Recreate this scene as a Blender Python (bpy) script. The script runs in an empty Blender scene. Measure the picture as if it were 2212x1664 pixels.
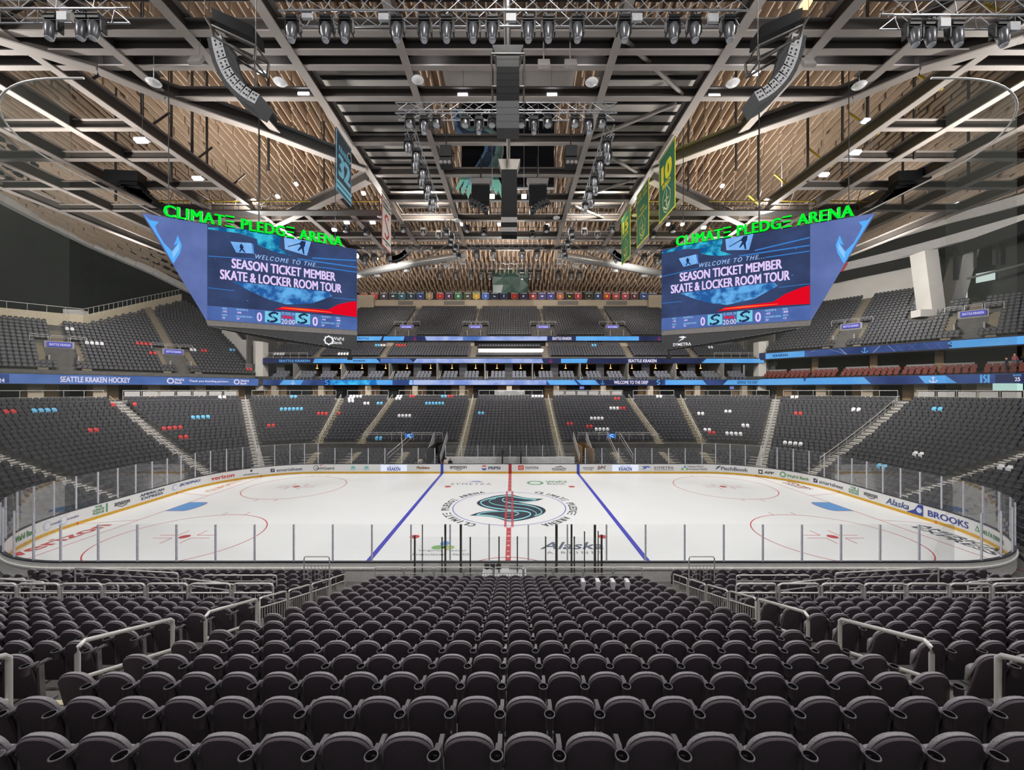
import bpy, math, random
import numpy as np
from mathutils import Matrix, Vector
random.seed(7)
S = bpy.context.scene
COL = S.collection
# ------------------------------------------------------------------ camera
F, X0, Y0, D0, CX, CZ = 861.5, 1106.0, 843.0, 32.6, 0.22, 9.52   # rink centre is the origin, ice at z = 0, far side +y
cam_d = bpy.data.cameras.new('camera'); cam = bpy.data.objects.new('camera', cam_d); COL.objects.link(cam)
cam.location = (CX, -D0, CZ); cam.rotation_euler = (math.pi/2, 0, 0)
cam_d.sensor_width = 36; cam_d.lens = 36*F/2212; cam_d.shift_y = 11/2212; cam_d.clip_end = 400; cam_d.clip_start = 0.1
S.camera = cam
S.view_settings.view_transform = 'Standard'; S.view_settings.look = 'None'
S.view_settings.exposure = 0.0; S.view_settings.gamma = 1.0; S.view_settings.use_curve_mapping = False
S.cycles.max_bounces = 6; S.cycles.diffuse_bounces = 4; S.cycles.glossy_bounces = 3; S.cycles.transparent_max_bounces = 24
S.cycles.use_denoising = True; S.cycles.sample_clamp_indirect = 6.0; S.cycles.caustics_reflective = False; S.cycles.caustics_refractive = False
# ------------------------------------------------------------------ world, arena lights and added fill lights
W = bpy.data.worlds.new('world'); S.world = W; W.use_nodes = True
W.node_tree.nodes['Background'].inputs[0].default_value = (0.92, 0.95, 1.0, 1); W.node_tree.nodes['Background'].inputs[1].default_value = 0.27
def area(name, loc, target, size, power, col=(1, 0.97, 0.93), sy=None, spread=180):
    l = bpy.data.lights.new(name, 'AREA'); l.energy = power; l.size = size; l.color = col; l.spread = math.radians(spread)
    if sy: l.shape = 'RECTANGLE'; l.size_y = sy
    o = bpy.data.objects.new(name, l); COL.objects.link(o); o.location = loc
    o.rotation_euler = (Vector(target)-Vector(loc)).to_track_quat('-Z', 'Y').to_euler(); return o
for lx in (-31, -15.5, 0, 15.5, 31):
    for ly in (-15, 15):
        area('sports_light', (lx, ly, 29.3), (lx*0.62, ly*0.25, 0), 1.2, 1750)
for lx, ly in ((-33, 12), (33, 12), (-20, 26), (20, 26), (0, 29)):
    area('stand_light', (lx, ly, 29.2), (lx*1.45, ly*1.2+6, 4), 1.2, 3700, (1, 0.97, 0.93), None, 120)
for lx in (-22, 0, 22):
    area('stand_light', (lx, -30, 28.8), (lx*.9, -15, 1), 1.2, 1500)
for lx in (-30, -10, 10, 30):
    area('roof_uplight', (lx, 13, 31.8), (lx*1.15, 30, 44), 1.6, 2300, (1, 0.91, 0.80))
    area('roof_uplight', (lx, 42, 29.5), (lx*1.05, 58, 36), 1.6, 1250, (1, 0.92, 0.82))
for lx, ly, lz, p in ((-21, 0, 21.6, 1100), (21, 0, 21.6, 1100), (-36, 30, 21.5, 2400), (36, 30, 21.5, 2400), (0, 47, 20.9, 2600), (-40, -4, 21, 2400), (40, -4, 21, 2400)):
    area('ceiling_fill_light', (lx, ly, lz), (lx*.7, ly*.6+3, 40), 2.6, p*.8, (1, 0.96, 0.9), None, 105)  # added upward fill without fixtures, brightens the undersides of the roof beams
for lx in (-20, 0, 20):
    area('far_wall_fill_light', (lx, 31, 32.2), (lx*1.3, 62, 36.5), 1.2, 480, (1, 0.97, 0.92), None, 62)  # added fill without fixtures, lifts the far wall and ducts
area('lounge_fill_light', (48, 22, 27), (72, 38, 30), 2, 3600); area('ring_fill_light', (-52, 22, 27), (-76, 36, 36), 2, 1700); area('ring_fill_light', (-46, 8, 22), (-77, 36, 37), 2, 3200)  # added fills without fixtures, for the right lounge and the left ring beam
# ------------------------------------------------------------------ helpers
def at(px, py, d): return (CX+(px-X0)*d/F, d-D0, CZ-(py-Y0)*d/F)
def atz(px, py, z): return at(px, py, F*(CZ-z)/(py-Y0))
def proj(p):
    d = p[1]+D0
    return (X0+F*(p[0]-CX)/d, Y0-F*(p[2]-CZ)/d, d)
def lin(c): return tuple((x/255/12.92 if x/255 <= .04045 else ((x/255+.055)/1.055)**2.4) for x in c)
MATS = {}
def mat(name, rgb, rough=.6, metal=0., var=.12, scale=6., bump=0., spec=.5):
    if name in MATS: return MATS[name]
    m = bpy.data.materials.new(name); m.use_nodes = True; nt = m.node_tree; b = nt.nodes['Principled BSDF']
    c = lin(rgb); b.inputs['Roughness'].default_value = rough; b.inputs['Metallic'].default_value = metal
    b.inputs['Specular IOR Level'].default_value = spec
    tc = nt.nodes.new('ShaderNodeTexCoord'); n = nt.nodes.new('ShaderNodeTexNoise'); n.inputs['Scale'].default_value = scale; n.inputs['Detail'].default_value = 4
    nt.links.new(tc.outputs['Object'], n.inputs['Vector'])
    r = nt.nodes.new('ShaderNodeValToRGB'); r.color_ramp.elements[0].position = .3; r.color_ramp.elements[1].position = .7
    r.color_ramp.elements[0].color = (*[x*(1-var) for x in c], 1); r.color_ramp.elements[1].color = (*[min(1, x*(1+var)) for x in c], 1)
    nt.links.new(n.outputs['Fac'], r.inputs[0]); nt.links.new(r.outputs[0], b.inputs['Base Color'])
    if bump:
        bp = nt.nodes.new('ShaderNodeBump'); bp.inputs['Strength'].default_value = bump; bp.inputs['Distance'].default_value = .02
        nt.links.new(n.outputs['Fac'], bp.inputs['Height']); nt.links.new(bp.outputs[0], b.inputs['Normal'])
    MATS[name] = m; return m
def emi(name, rgb, st=1., rgb2=None, scale=1., lo=.35, hi=.65, detail=5.):
    if name in MATS: return MATS[name]
    m = bpy.data.materials.new(name); m.use_nodes = True; nt = m.node_tree; nt.nodes.clear()
    o = nt.nodes.new('ShaderNodeOutputMaterial'); e = nt.nodes.new('ShaderNodeEmission'); e.inputs[1].default_value = st
    nt.links.new(e.outputs[0], o.inputs[0]); e.inputs[0].default_value = (*lin(rgb), 1)
    if rgb2:
        tc = nt.nodes.new('ShaderNodeTexCoord'); n = nt.nodes.new('ShaderNodeTexNoise'); n.inputs['Scale'].default_value = scale; n.inputs['Detail'].default_value = detail
        nt.links.new(tc.outputs['Object'], n.inputs['Vector'])
        r = nt.nodes.new('ShaderNodeValToRGB'); r.color_ramp.elements[0].position = lo; r.color_ramp.elements[1].position = hi
        r.color_ramp.elements[0].color = (*lin(rgb), 1); r.color_ramp.elements[1].color = (*lin(rgb2), 1)
        nt.links.new(n.outputs['Fac'], r.inputs[0]); nt.links.new(r.outputs[0], e.inputs[0])
    MATS[name] = m; return m
def seethrough(name, tint, haze, rgb, gloss=.0, weave=0.):
    m = bpy.data.materials.new(name); m.use_nodes = True; nt = m.node_tree; nt.nodes.clear()
    o = nt.nodes.new('ShaderNodeOutputMaterial'); t = nt.nodes.new('ShaderNodeBsdfTransparent'); t.inputs[0].default_value = (*tint, 1)
    d = nt.nodes.new('ShaderNodeBsdfDiffuse'); d.inputs[0].default_value = (*lin(rgb), 1); mx = nt.nodes.new('ShaderNodeMixShader'); mx.inputs[0].default_value = haze
    if weave:
        tc = nt.nodes.new('ShaderNodeTexCoord'); n = nt.nodes.new('ShaderNodeTexNoise'); n.inputs['Scale'].default_value = 1.2; n.inputs['Detail'].default_value = 6
        mr = nt.nodes.new('ShaderNodeMapRange'); mr.inputs[3].default_value = haze*(1-weave); mr.inputs[4].default_value = haze*(1+weave)
        nt.links.new(tc.outputs['Object'], n.inputs['Vector']); nt.links.new(n.outputs['Fac'], mr.inputs[0]); nt.links.new(mr.outputs[0], mx.inputs[0])
    nt.links.new(t.outputs[0], mx.inputs[1]); nt.links.new(d.outputs[0], mx.inputs[2]); last = mx
    if gloss:
        g = nt.nodes.new('ShaderNodeBsdfGlossy'); g.inputs[1].default_value = .03; f = nt.nodes.new('ShaderNodeLayerWeight'); f.inputs[0].default_value = .25
        k = nt.nodes.new('ShaderNodeMath'); k.operation = 'MULTIPLY'; k.inputs[1].default_value = gloss; nt.links.new(f.outputs['Fresnel'], k.inputs[0])
        m2 = nt.nodes.new('ShaderNodeMixShader'); nt.links.new(k.outputs[0], m2.inputs[0]); nt.links.new(mx.outputs[0], m2.inputs[1]); nt.links.new(g.outputs[0], m2.inputs[2]); last = m2
    nt.links.new(last.outputs[0], o.inputs[0]); MATS[name] = m; return m
class MB:
    def __init__(s): s.v = []; s.f = []; s.m = []; s.s = []
    def add(s, vs, fs, mi=0, sm=False):
        o = len(s.v); s.v += [tuple(map(float, p)) for p in vs]
        for f in fs: s.f.append(tuple(i+o for i in f)); s.m.append(mi); s.s.append(sm)
        return s
    def box(s, c, size, rz=0., mi=0, rx=0., ry=0.):
        hx, hy, hz = [q/2 for q in size]; R = Matrix.Rotation(rz, 3, 'Z') @ Matrix.Rotation(ry, 3, 'Y') @ Matrix.Rotation(rx, 3, 'X'); c = Vector(c)
        vs = [c + R @ Vector((x*hx, y*hy, z*hz)) for z in (-1, 1) for x, y in ((-1, -1), (1, -1), (1, 1), (-1, 1))]
        return s.add(vs, [(3, 2, 1, 0), (4, 5, 6, 7), (0, 1, 5, 4), (1, 2, 6, 5), (2, 3, 7, 6), (3, 0, 4, 7)], mi)
    def frame(s, p0, p1, up=(0, 0, 1)):
        p0, p1 = Vector(p0), Vector(p1); d = (p1-p0).normalized(); u = Vector(up)
        if abs(d.dot(u)) > .999: u = Vector((0, 1, 0))
        x = d.cross(u).normalized(); return p0, p1, x, x.cross(d)
    def bar(s, p0, p1, w, h, mi=0, dz=0.):
        p0, p1, x, z = s.frame(p0, p1)
        vs = [p + x*a*w/2 + z*(b*h/2+dz) for p in (p0, p1) for a, b in ((-1, -1), (1, -1), (1, 1), (-1, 1))]
        return s.add(vs, [(0, 1, 2, 3), (7, 6, 5, 4), (0, 4, 5, 1), (1, 5, 6, 2), (2, 6, 7, 3), (3, 7, 4, 0)], mi)
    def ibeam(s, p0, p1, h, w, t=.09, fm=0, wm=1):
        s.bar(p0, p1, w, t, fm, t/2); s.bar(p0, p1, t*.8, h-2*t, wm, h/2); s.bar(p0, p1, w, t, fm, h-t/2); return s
    def tube(s, pts, r, n=6, mi=0, closed=False):
        pts = [Vector(p) for p in pts]; N = len(pts); vs = []
        for i, p in enumerate(pts):
            a = pts[(i-1) % N] if (i > 0 or closed) else p; b = pts[(i+1) % N] if (i < N-1 or closed) else p
            d = (b-a).normalized(); u = Vector((0, 0, 1)) if abs(d.z) < .95 else Vector((0, 1, 0))
            x = d.cross(u).normalized(); z = x.cross(d); rr = r[i] if isinstance(r, (list, tuple)) else r
            vs += [p + x*math.cos(q*2*math.pi/n)*rr + z*math.sin(q*2*math.pi/n)*rr for q in range(n)]
        fs = [((i*n+q), (i*n+(q+1) % n), (((i+1) % N)*n+(q+1) % n), (((i+1) % N)*n+q)) for i in range(N if closed else N-1) for q in range(n)]
        s.add(vs, fs, mi, True)
        if not closed: s.add(vs[:n], [tuple(range(n))[::-1]], mi); s.add(vs[-n:], [tuple(range(n))], mi)
        return s
    def prism(s, poly, vec, mi=0):
        n = len(poly); poly = [Vector(p) for p in poly]; v = Vector(vec)
        return s.add(poly+[p+v for p in poly], [tuple(range(n))[::-1], tuple(range(n, 2*n))]+[(i, (i+1) % n, (i+1) % n+n, i+n) for i in range(n)], mi)
    def lathe(s, prof, c, n=14, mi=0, axis=(0, 0, 1)):
        ax = Vector(axis).normalized(); q = Vector((0, 0, 1)).rotation_difference(ax); c = Vector(c); vs = []
        for r, z in prof: vs += [c + q @ Vector((r*math.cos(k*2*math.pi/n), r*math.sin(k*2*math.pi/n), z)) for k in range(n)]
        return s.add(vs, [(i*n+k, i*n+(k+1) % n, (i+1)*n+(k+1) % n, (i+1)*n+k) for i in range(len(prof)-1) for k in range(n)], mi, True)
    def mesh(s, name, mats):
        me = bpy.data.meshes.new(name); me.from_pydata(s.v, [], s.f)
        for m in (mats if isinstance(mats, (list, tuple)) else [mats]): me.materials.append(m)
        me.polygons.foreach_set('material_index', s.m); me.polygons.foreach_set('use_smooth', s.s); me.update(); return me
    def build(s, name, mats, parent=None):
        o = bpy.data.objects.new(name, s.mesh(name, mats)); COL.objects.link(o)
        if parent: o.parent = parent; o.matrix_parent_inverse = Matrix.Translation(-parent.location)
        return o
def tag(o, label, cat, group=None, kind=None):
    if label: o['label'] = label
    if cat: o['category'] = cat
    if group: o['group'] = group
    if kind: o['kind'] = kind
    return o
def struct(o): o['kind'] = 'structure'; return o
def thing(name, label, cat, loc=(0, 0, 0), group=None):
    o = bpy.data.objects.new(name, None); o.empty_display_size = .2; COL.objects.link(o); o.location = loc; return tag(o, label, cat, group)
def copy_tree(r, loc, rz=0., label=None):
    c = r.copy(); COL.objects.link(c); c.location = loc; c.rotation_euler = (0, 0, rz)
    if label: c['label'] = label
    for ch in r.children:
        k = ch.copy(); COL.objects.link(k); k.parent = c
        for g in ch.children:
            q = g.copy(); COL.objects.link(q); q.parent = k
    return c
ORD = 'zeroth first second third fourth fifth sixth seventh eighth ninth tenth eleventh twelfth thirteenth fourteenth fifteenth sixteenth seventeenth eighteenth nineteenth twentieth'.split()
ORD += ['twenty-'+w for w in ORD[1:10]] + ['thirtieth'] + ['thirty-'+w for w in ORD[1:10]] + ['fortieth'] + ['forty-'+w for w in ORD[1:10]] + ['fiftieth']
_TC = {}
def text2d(s, bold=0., shear=0., spacing=1.):
    k = (s, bold, shear, spacing)
    if k in _TC: return _TC[k]
    c = bpy.data.curves.new('lettering', 'FONT'); c.body = s; c.size = 1; c.offset = bold; c.shear = shear; c.resolution_u = 3; c.space_character = spacing
    o = bpy.data.objects.new('lettering', c); COL.objects.link(o); me = o.to_mesh()
    v = np.array([p.co[:2] for p in me.vertices]) if len(me.vertices) else np.zeros((0, 2)); f = [tuple(p.vertices) for p in me.polygons]; o.to_mesh_clear()
    bpy.data.objects.remove(o); bpy.data.curves.remove(c); _TC[k] = (v, f); return _TC[k]
def text_into(mb, s, fn, w=None, h=None, mi=0, bold=.0, shear=0., spacing=1., halign=.5, multi=False, fl=None):
    """letters scaled to width w and/or height h, passed through fn(x, y); x from the anchor, y from the bottom of the letters"""
    v, f = text2d(s, 0. if multi else min(bold, .025), shear, spacing)
    if not len(v): return mb
    if bold > .003 and multi:   # heavier strokes: the same letters a touch to either side
        kx, ky = bold*1.3, bold*.45; n = len(v); v = np.concatenate([v+np.array(q) for q in ((-kx, -ky), (kx, -ky), (-kx, ky), (kx, ky), (0, 0))]); f = [tuple(i+n*q for i in p) for q in range(5) for p in f]
    lo = v.min(0); sz = v.max(0)-lo; nl = len(v)//5 if (multi and bold > .003) else len(v)
    sy = (h/sz[1]) if h else (w/sz[0]); sx = (w/sz[0]) if w else sy
    return mb.add([(fl(i//nl) if fl else fn)((p[0]-lo[0]-sz[0]*halign)*sx, (p[1]-lo[1])*sy) for i, p in enumerate(v)], f, mi)
def poly_into(mb, pts, fn, mi=0): return mb.add([fn(*p) for p in pts], [tuple(range(len(pts)))], mi)
def band_into(mb, pts, wid, fn, mi=0):
    """a ribbon of width wid (number or list) along 2D pts"""
    P = [np.array(p, float) for p in pts]; n = len(P); vs = []
    for i in range(n):
        t = P[min(i+1, n-1)]-P[max(i-1, 0)]; t /= (np.linalg.norm(t)+1e-9); nn = np.array((-t[1], t[0])); ww = wid[i] if isinstance(wid, (list, tuple)) else wid
        vs += [P[i]+nn*ww/2, P[i]-nn*ww/2]
    return mb.add([fn(*p) for p in vs], [(2*i, 2*i+1, 2*i+3, 2*i+2) for i in range(n-1)], mi)
def spline(pts, k=6):
    P = [np.array(p, float) for p in pts]; P = [2*P[0]-P[1]]+P+[2*P[-1]-P[-2]]; out = []
    for i in range(1, len(P)-2):
        for j in range(k):
            t = j/k; a, b, c, d = P[i-1:i+3]
            out.append(.5*((2*b)+(c-a)*t+(2*a-5*b+4*c-d)*t*t+(3*b-a-3*c+d)*t**3))
    return out+[P[-2]]
# rink outline: t runs along the boards from the far centre (right positive), s metres outwards
RX, RY, RC, RR = 21.95, 12.95, 4.42, 8.53
A1 = RX; A2 = A1+RR*math.pi/2; A3 = A2+2*RC; A4 = A3+RR*math.pi/2; A5 = A4+RX
def pos(t, s):
    a, g = abs(t), (1 if t >= 0 else -1)
    if a <= A1: x, y, nx, ny = a, RY+s, 0, 1
    elif a <= A2: th = (a-A1)/RR; nx, ny = math.sin(th), math.cos(th); x, y = RX+(RR+s)*nx, RC+(RR+s)*ny
    elif a <= A3: x, y, nx, ny = RX+RR+s, RC-(a-A2), 1, 0
    elif a <= A4: th = (a-A3)/RR; nx, ny = math.cos(th), -math.sin(th); x, y = RX+(RR+s)*nx, -RC+(RR+s)*ny
    else: x, y, nx, ny = RX-(a-A4), -RY-s, 0, -1
    return g*x, y, g*nx, ny
def lenat(t, s):
    a, g = abs(t), (1 if t >= 0 else -1); k = (RR+s)/RR
    l = min(a, A1)+max(0, min(a, A2)-A1)*k+max(0, min(a, A3)-A2)+max(0, min(a, A4)-A3)*k+max(0, a-A4)
    return g*l
def tat(l, s):
    a, g = abs(l), (1 if l >= 0 else -1); k = (RR+s)/RR
    for lo, hi, q in ((0, A1, 1), (A1, A2, k), (A2, A3, 1), (A3, A4, k), (A4, 99, 1)):
        if a <= (hi-lo)*q: return g*(lo+a/q)
        a -= (hi-lo)*q
def t_at_px(px, s=0., z=.5, lo=-52., hi=52.):
    best = min((abs(proj((*pos(lo+(hi-lo)*i/2600, s)[:2], z))[0]-px), lo+(hi-lo)*i/2600) for i in range(2601)); return best[1]
def tread(s):
    k = (16.27-s)/.85; return 5.715-.345*k+.0022*k*k
cup_in = mat('cup_inner', (15, 14, 16), .9, spec=.05)
# ------------------------------------------------------------------ materials
concrete = mat('concrete', (92, 90, 88), .85, var=.15, scale=1.5)
beige = mat('beige_plaster', (186, 172, 152), .8, var=.06, scale=.6)
white_wall = mat('white_plaster', (214, 210, 204), .8, var=.04, scale=.5)
tan_wall = mat('tan_panel', (160, 134, 104), .8, var=.12, scale=.8)
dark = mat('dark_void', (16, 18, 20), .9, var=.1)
black = mat('black_paint', (20, 20, 22), .5, var=.1)
curtain_m = mat('black_curtain', (22, 27, 26), .95, var=.25, scale=.8)
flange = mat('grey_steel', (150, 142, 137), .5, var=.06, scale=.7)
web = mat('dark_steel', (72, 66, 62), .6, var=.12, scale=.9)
steel = mat('silver_rail', (205, 203, 200), .35, .25, var=.04)
alu = mat('aluminium_truss', (190, 190, 194), .3, .8, var=.1)
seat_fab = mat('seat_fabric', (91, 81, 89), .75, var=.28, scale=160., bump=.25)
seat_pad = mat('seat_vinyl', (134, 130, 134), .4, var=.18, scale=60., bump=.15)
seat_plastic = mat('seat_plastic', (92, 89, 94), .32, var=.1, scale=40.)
seat_far = mat('seat_fabric_far', (44, 44, 49), .6, var=.2, scale=3.); seat_far2 = mat('seat_pan_far', (62, 62, 68), .5, var=.2, scale=3.)  # lighter pan tone stands for the highlights along the far seat pans
arm_m = mat('armrest_grey', (98, 94, 98), .4, var=.08)
step_m = mat('step_concrete', (112, 103, 90), .8, var=.12, scale=2.)
nose_m = mat('step_nosing', (196, 186, 158), .6, var=.06)
slat_m = mat('roof_slat', (196, 175, 154), .8, var=.06, scale=.7)
deck_m = mat('deck_panel', (172, 167, 162), .6, var=.06, scale=.5)
lamp_m = emi('lamp_glow', (244, 246, 255), 9.)
warm_m = emi('warm_lamp_glow', (255, 190, 110), 4.)
# ================================================================== ICE AND ITS PAINT
ice_m = mat('ice', (238, 240, 241), .3, var=.012, scale=.35, spec=.2)
red_p = mat('red_paint', (200, 70, 76), .35); dred_p = mat('dark_red_paint', (150, 40, 48), .35); blue_p = mat('blue_line_paint', (72, 74, 190), .35)
crease_p = mat('crease_paint', (96, 158, 222), .35); navy_p = mat('logo_navy', (52, 60, 72), .4); teal_p = mat('logo_teal', (150, 222, 232), .4)
grey_p = mat('grey_paint', (120, 124, 132), .4); green_p = mat('green_paint', (110, 170, 128), .4); pale_p = mat('pale_ring_paint', (120, 122, 205), .4)
white_p = mat('white_paint', (236, 236, 238), .35, var=.02)
TS = [-79.5+159*i/260 for i in range(260)]
ice = struct(MB().add([(*pos(t, 0)[:2], 0) for t in TS][::-1], [tuple(range(260))]).build('floor_ice', ice_m))
slab = struct(MB().add([(*pos(t, 8)[:2], -.02) for t in TS][::-1], [tuple(range(260))]).build('floor_slab', concrete))
def paint(name, mb, m, lab=None):
    o = mb.build(name, m, ice)
    if lab: o['label'] = lab
    return o
def flat(z=.004): return lambda x, y: (x, y, z)
def ring(mb, cx, cy, r, w, a0=0., a1=360., n=64, z=.004):
    for i in range(n):
        a, b = [math.radians(a0+(a1-a0)*q/n) for q in (i, i+1)]
        mb.add([(cx+q*math.cos(g), cy+q*math.sin(g), z) for q, g in ((r-w/2, a), (r-w/2, b), (r+w/2, b), (r+w/2, a))], [(3, 2, 1, 0)])
    return mb
def rect(mb, x0, y0, x1, y1, z=.004): return mb.add([(x0, y0, z), (x1, y0, z), (x1, y1, z), (x0, y1, z)], [(0, 1, 2, 3)])
def disc(mb, cx, cy, r, z=.004, n=24, ry=None): return mb.add([(cx+r*math.cos(q*2*math.pi/n), cy+(ry or r)*math.sin(q*2*math.pi/n), z) for q in range(n)], [tuple(range(n))])
for g in (-1, 1):
    paint('blue_line', rect(MB(), g*7.77-.155, -12.9, g*7.77+.155, 12.9), blue_p)
    paint('goal_line', rect(MB(), g*27.13-.035, -11.9, g*27.13+.035, 11.9), red_p)
    m = MB()
    for h in (-1, 1): band_into(m, [(g*27.13, h*3.35), (g*30.4, h*4.27)], .06, flat())
    paint('goal_trapezoid', m, red_p)
    m = MB(); pts = [(g*27.1, -1.22)]+[(g*(27.1-min(1.37, 9)-.46*math.cos(a)), 1.22*math.sin(a)) for a in [-math.pi/2+math.pi*i/12 for i in range(13)]]+[(g*27.1, 1.22)]
    paint('goal_crease', poly_into(MB(), pts if g < 0 else pts[::-1], flat(.006)), crease_p)
    paint('crease_outline', band_into(m, pts, .05, flat(.008)), red_p)
    for h in (-1, 1):
        m = ring(MB(), g*21.03, h*6.71, 4.572, .07)
        for q in (-1, 1):
            for e in (-1, 1):
                rect(m, g*21.03+q*.86-.03, h*6.71+e*4.57-(.0 if e > 0 else .6), g*21.03+q*.86+.03, h*6.71+e*4.57+(.6 if e > 0 else 0))
                rect(m, g*21.03+min(q*.61, q*1.83), h*6.71+e*.25-.03, g*21.03+max(q*.61, q*1.83), h*6.71+e*.25+.03)
                rect(m, g*21.03+q*.61-.03, h*6.71+min(e*.25, e*1.15), g*21.03+q*.61+.03, h*6.71+max(e*.25, e*1.15))
        paint('faceoff_circle', m, red_p); paint('faceoff_dot', disc(MB(), g*21.03, h*6.71, .32, .006), red_p)
        paint('neutral_dot', disc(MB(), g*6.1, h*6.71, .32, .006), red_p)
m = MB(); rect(m, -.155, -12.9, .155, -4.9); rect(m, -.155, 4.9, .155, 12.9)
for q in (-.3, .3): rect(m, q-.03, -4.9, q+.03, 4.9, .012)
for q in (-.21, .21): rect(m, q-.04, -4.9, q+.04, 4.9, .012)
paint('centre_line', m, red_p)
m = MB()
for i in range(10):
    for y in (-12.3+i*.8, 5.2+i*.8): rect(m, -.09, y, .09, y+(.22 if i % 2 else .1), .008)
for i in range(12): rect(m, -.15, -4+i*.7, .15, -4+i*.7+.06, .014)
paint('centre_line_dashes', m, mat('pale_pink_paint', (240, 200, 204), .35))
paint('centre_circle', ring(MB(), 0, 0, 4.572, .08), pale_p)
paint('officials_crease', ring(MB(), 0, -12.95, 3.05, .07, 0, 180), red_p)
def icepx(ox, oy, sc, z=.006):
    return lambda x, y: (lambda p: (p[0], p[1], z))(atz(ox+x/sc, oy+y/sc, 0))
zf = icepx(930, 1030, 6.506, .005)
sil = [(1590, 312), (1480, 308), (1330, 295), (1230, 275), (1150, 256), (1060, 252), (900, 272), (760, 308), (680, 340), (650, 372), (680, 405), (760, 435), (870, 462), (960, 480), (850, 481), (740, 492), (640, 515), (550, 548), (700, 553), (850, 567), (960, 592), (1060, 625), (1150, 630), (1300, 612), (1450, 575), (1570, 530), (1618, 490), (1600, 450), (1520, 415), (1400, 390), (1280, 370), (1235, 362), (1330, 360), (1430, 350), (1520, 333)]
def smooth_loop(p, k=3):
    n = len(p); P = [np.array(q, float) for q in p]; out = []
    for i in range(n):
        a, b, c, d = P[i-1], P[i], P[(i+1) % n], P[(i+2) % n]
        for j in range(k):
            t = j/k; out.append(tuple(.5*((2*b)+(c-a)*t+(2*a-5*b+4*c-d)*t*t+(3*b-a-3*c+d)*t**3)))
    return out
SP_ = spline(sil[:8], 4)[:-1]+spline(sil[7:18], 4)[:-1]+spline(sil[17:32], 4)[:-1]+spline(sil[31:]+sil[:1], 4)[:-1]
paint('team_crest', poly_into(MB(), [tuple(q) for q in SP_][::-1], zf), navy_p, 'dark navy S-shaped crest painted at centre ice')
m = MB(); zf2 = icepx(930, 1030, 6.506, .009)
for pts, w in (([(1500, 322), (1350, 312), (1200, 290), (1110, 268), (1000, 278), (850, 305), (740, 338), (705, 370), (760, 410), (880, 440), (1060, 465), (1200, 478), (1330, 490), (1400, 515), (1390, 550), (1280, 590), (1110, 612), (960, 575), (820, 550), (640, 540)], 15),
               ([(640, 538), (750, 505), (900, 492), (1080, 490), (1190, 497), (1240, 520), (1180, 550)], 11), ([(920, 305), (840, 330), (830, 360), (900, 390), (1050, 415), (1180, 430), (1350, 450), (1440, 480), (1490, 520), (1450, 555)], 8),
               ([(1450, 555), (1540, 525), (1562, 490), (1500, 440), (1350, 400), (1150, 375), (1030, 350), (1010, 325), (1040, 305)], 13), ([(1140, 345), (1250, 352), (1400, 348), (1500, 323)], 9)):
    band_into(m, spline(pts), w, zf2)
paint('crest_highlight', m, teal_p, 'pale teal lines inside the centre crest')
for c0, nm in ((180, 'a'), (0, 'b')):
    m = MB(); s = 'CLIMAT\u039e PLEDG\u039e ARENA'; a = math.radians(c0+63); r = 4.86; adv = math.radians(126)/len(s)
    for i, ch in enumerate(s):
        g = a-adv*(i+.5)
        if ch != ' ': text_into(m, ch, None, w=(.14 if ch == 'I' else .46), h=.62, bold=.03, multi=True, fl=lambda l, g=g: lambda x, y: ((r+y)*math.cos(g-x/5.1), (r+y)*math.sin(g-x/5.1), .006+.001*l))
    paint('ice_lettering', m, mat('ice_text', (70, 80, 78), .4))
def ice_text(s, px, py, wpx, hpx, m, shear=0., bold=.0, sp=1.):
    d = F*CZ/(py-Y0); h = d-F*CZ/(py+hpx-Y0) if hpx > 0 else .5; x0, y0, _ = at(px, py, d); y0 = d-D0
    return text_into(MB(), s, None, w=wpx*d/F, h=h, bold=bold, shear=shear, spacing=sp, multi=True, fl=lambda l: lambda x, y: (x0+x, y0+y, .006+.001*l))
paint('ice_advert', ice_text('SYMETRA', 1017, 1048, 88, 3.8, None, sp=1.3), grey_p)
m = MB(); q = icepx(930, 1030, 6.506)
poly_into(m, [(740, 80), (690, 62), (600, 62), (530, 78), (460, 92), (560, 74), (640, 76)], q); paint('ice_advert', m, mat('ice_blue_logo', (130, 150, 205), .4))
m = MB(); ring(m, *atz(1156, 1043.5, 0)[:2], .72, .28); paint('ice_advert', m, green_p)
paint('ice_advert', ice_text('WaFd', 1202, 1043, 46, 4, None, bold=.02), green_p); paint('ice_advert', ice_text('Bank', 1203, 1047.5, 40, 4, None), grey_p)
for cx, cy, rx, ry, c in ((961, 1174.5, 10, 5, (110, 160, 220)), (946, 1183, 14, 4.5, (130, 185, 110)), (969, 1183, 13, 4.5, (170, 200, 110))):
    a = atz(cx, cy, 0); b = atz(cx, cy-ry, 0); paint('ice_advert', disc(MB(), a[0], a[1], rx*(a[1]+D0)/F, .006, 24, b[1]-a[1]), mat('leaf%d' % c[0], c, .4))
paint('ice_advert', ice_text('Virginia Mason', 953, 1192.5, 104, 5, None), grey_p); paint('ice_advert', ice_text('Franciscan Health', 953, 1200.5, 126, 5, None), grey_p)
paint('ice_advert', ice_text('Alaska', 1237, 1187, 140, 17, None, shear=.4, bold=.012), mat('slate_paint', (96, 104, 124), .4)); paint('ice_advert', ice_text('AIRLINES', 1242, 1197, 122, 5.5, None, sp=1.5), grey_p)
def end_text(s, x, y, w, h, g, m, bold=.02, shear=0.):
    f = lambda l: (lambda u, v: (x-v, y+u, .006+.001*l)) if g < 0 else (lambda u, v: (x+v, y-u, .006+.001*l))
    paint('ice_advert', text_into(MB(), s, None, w=w, h=h, bold=bold, shear=shear, multi=True, fl=f), m)
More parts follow.
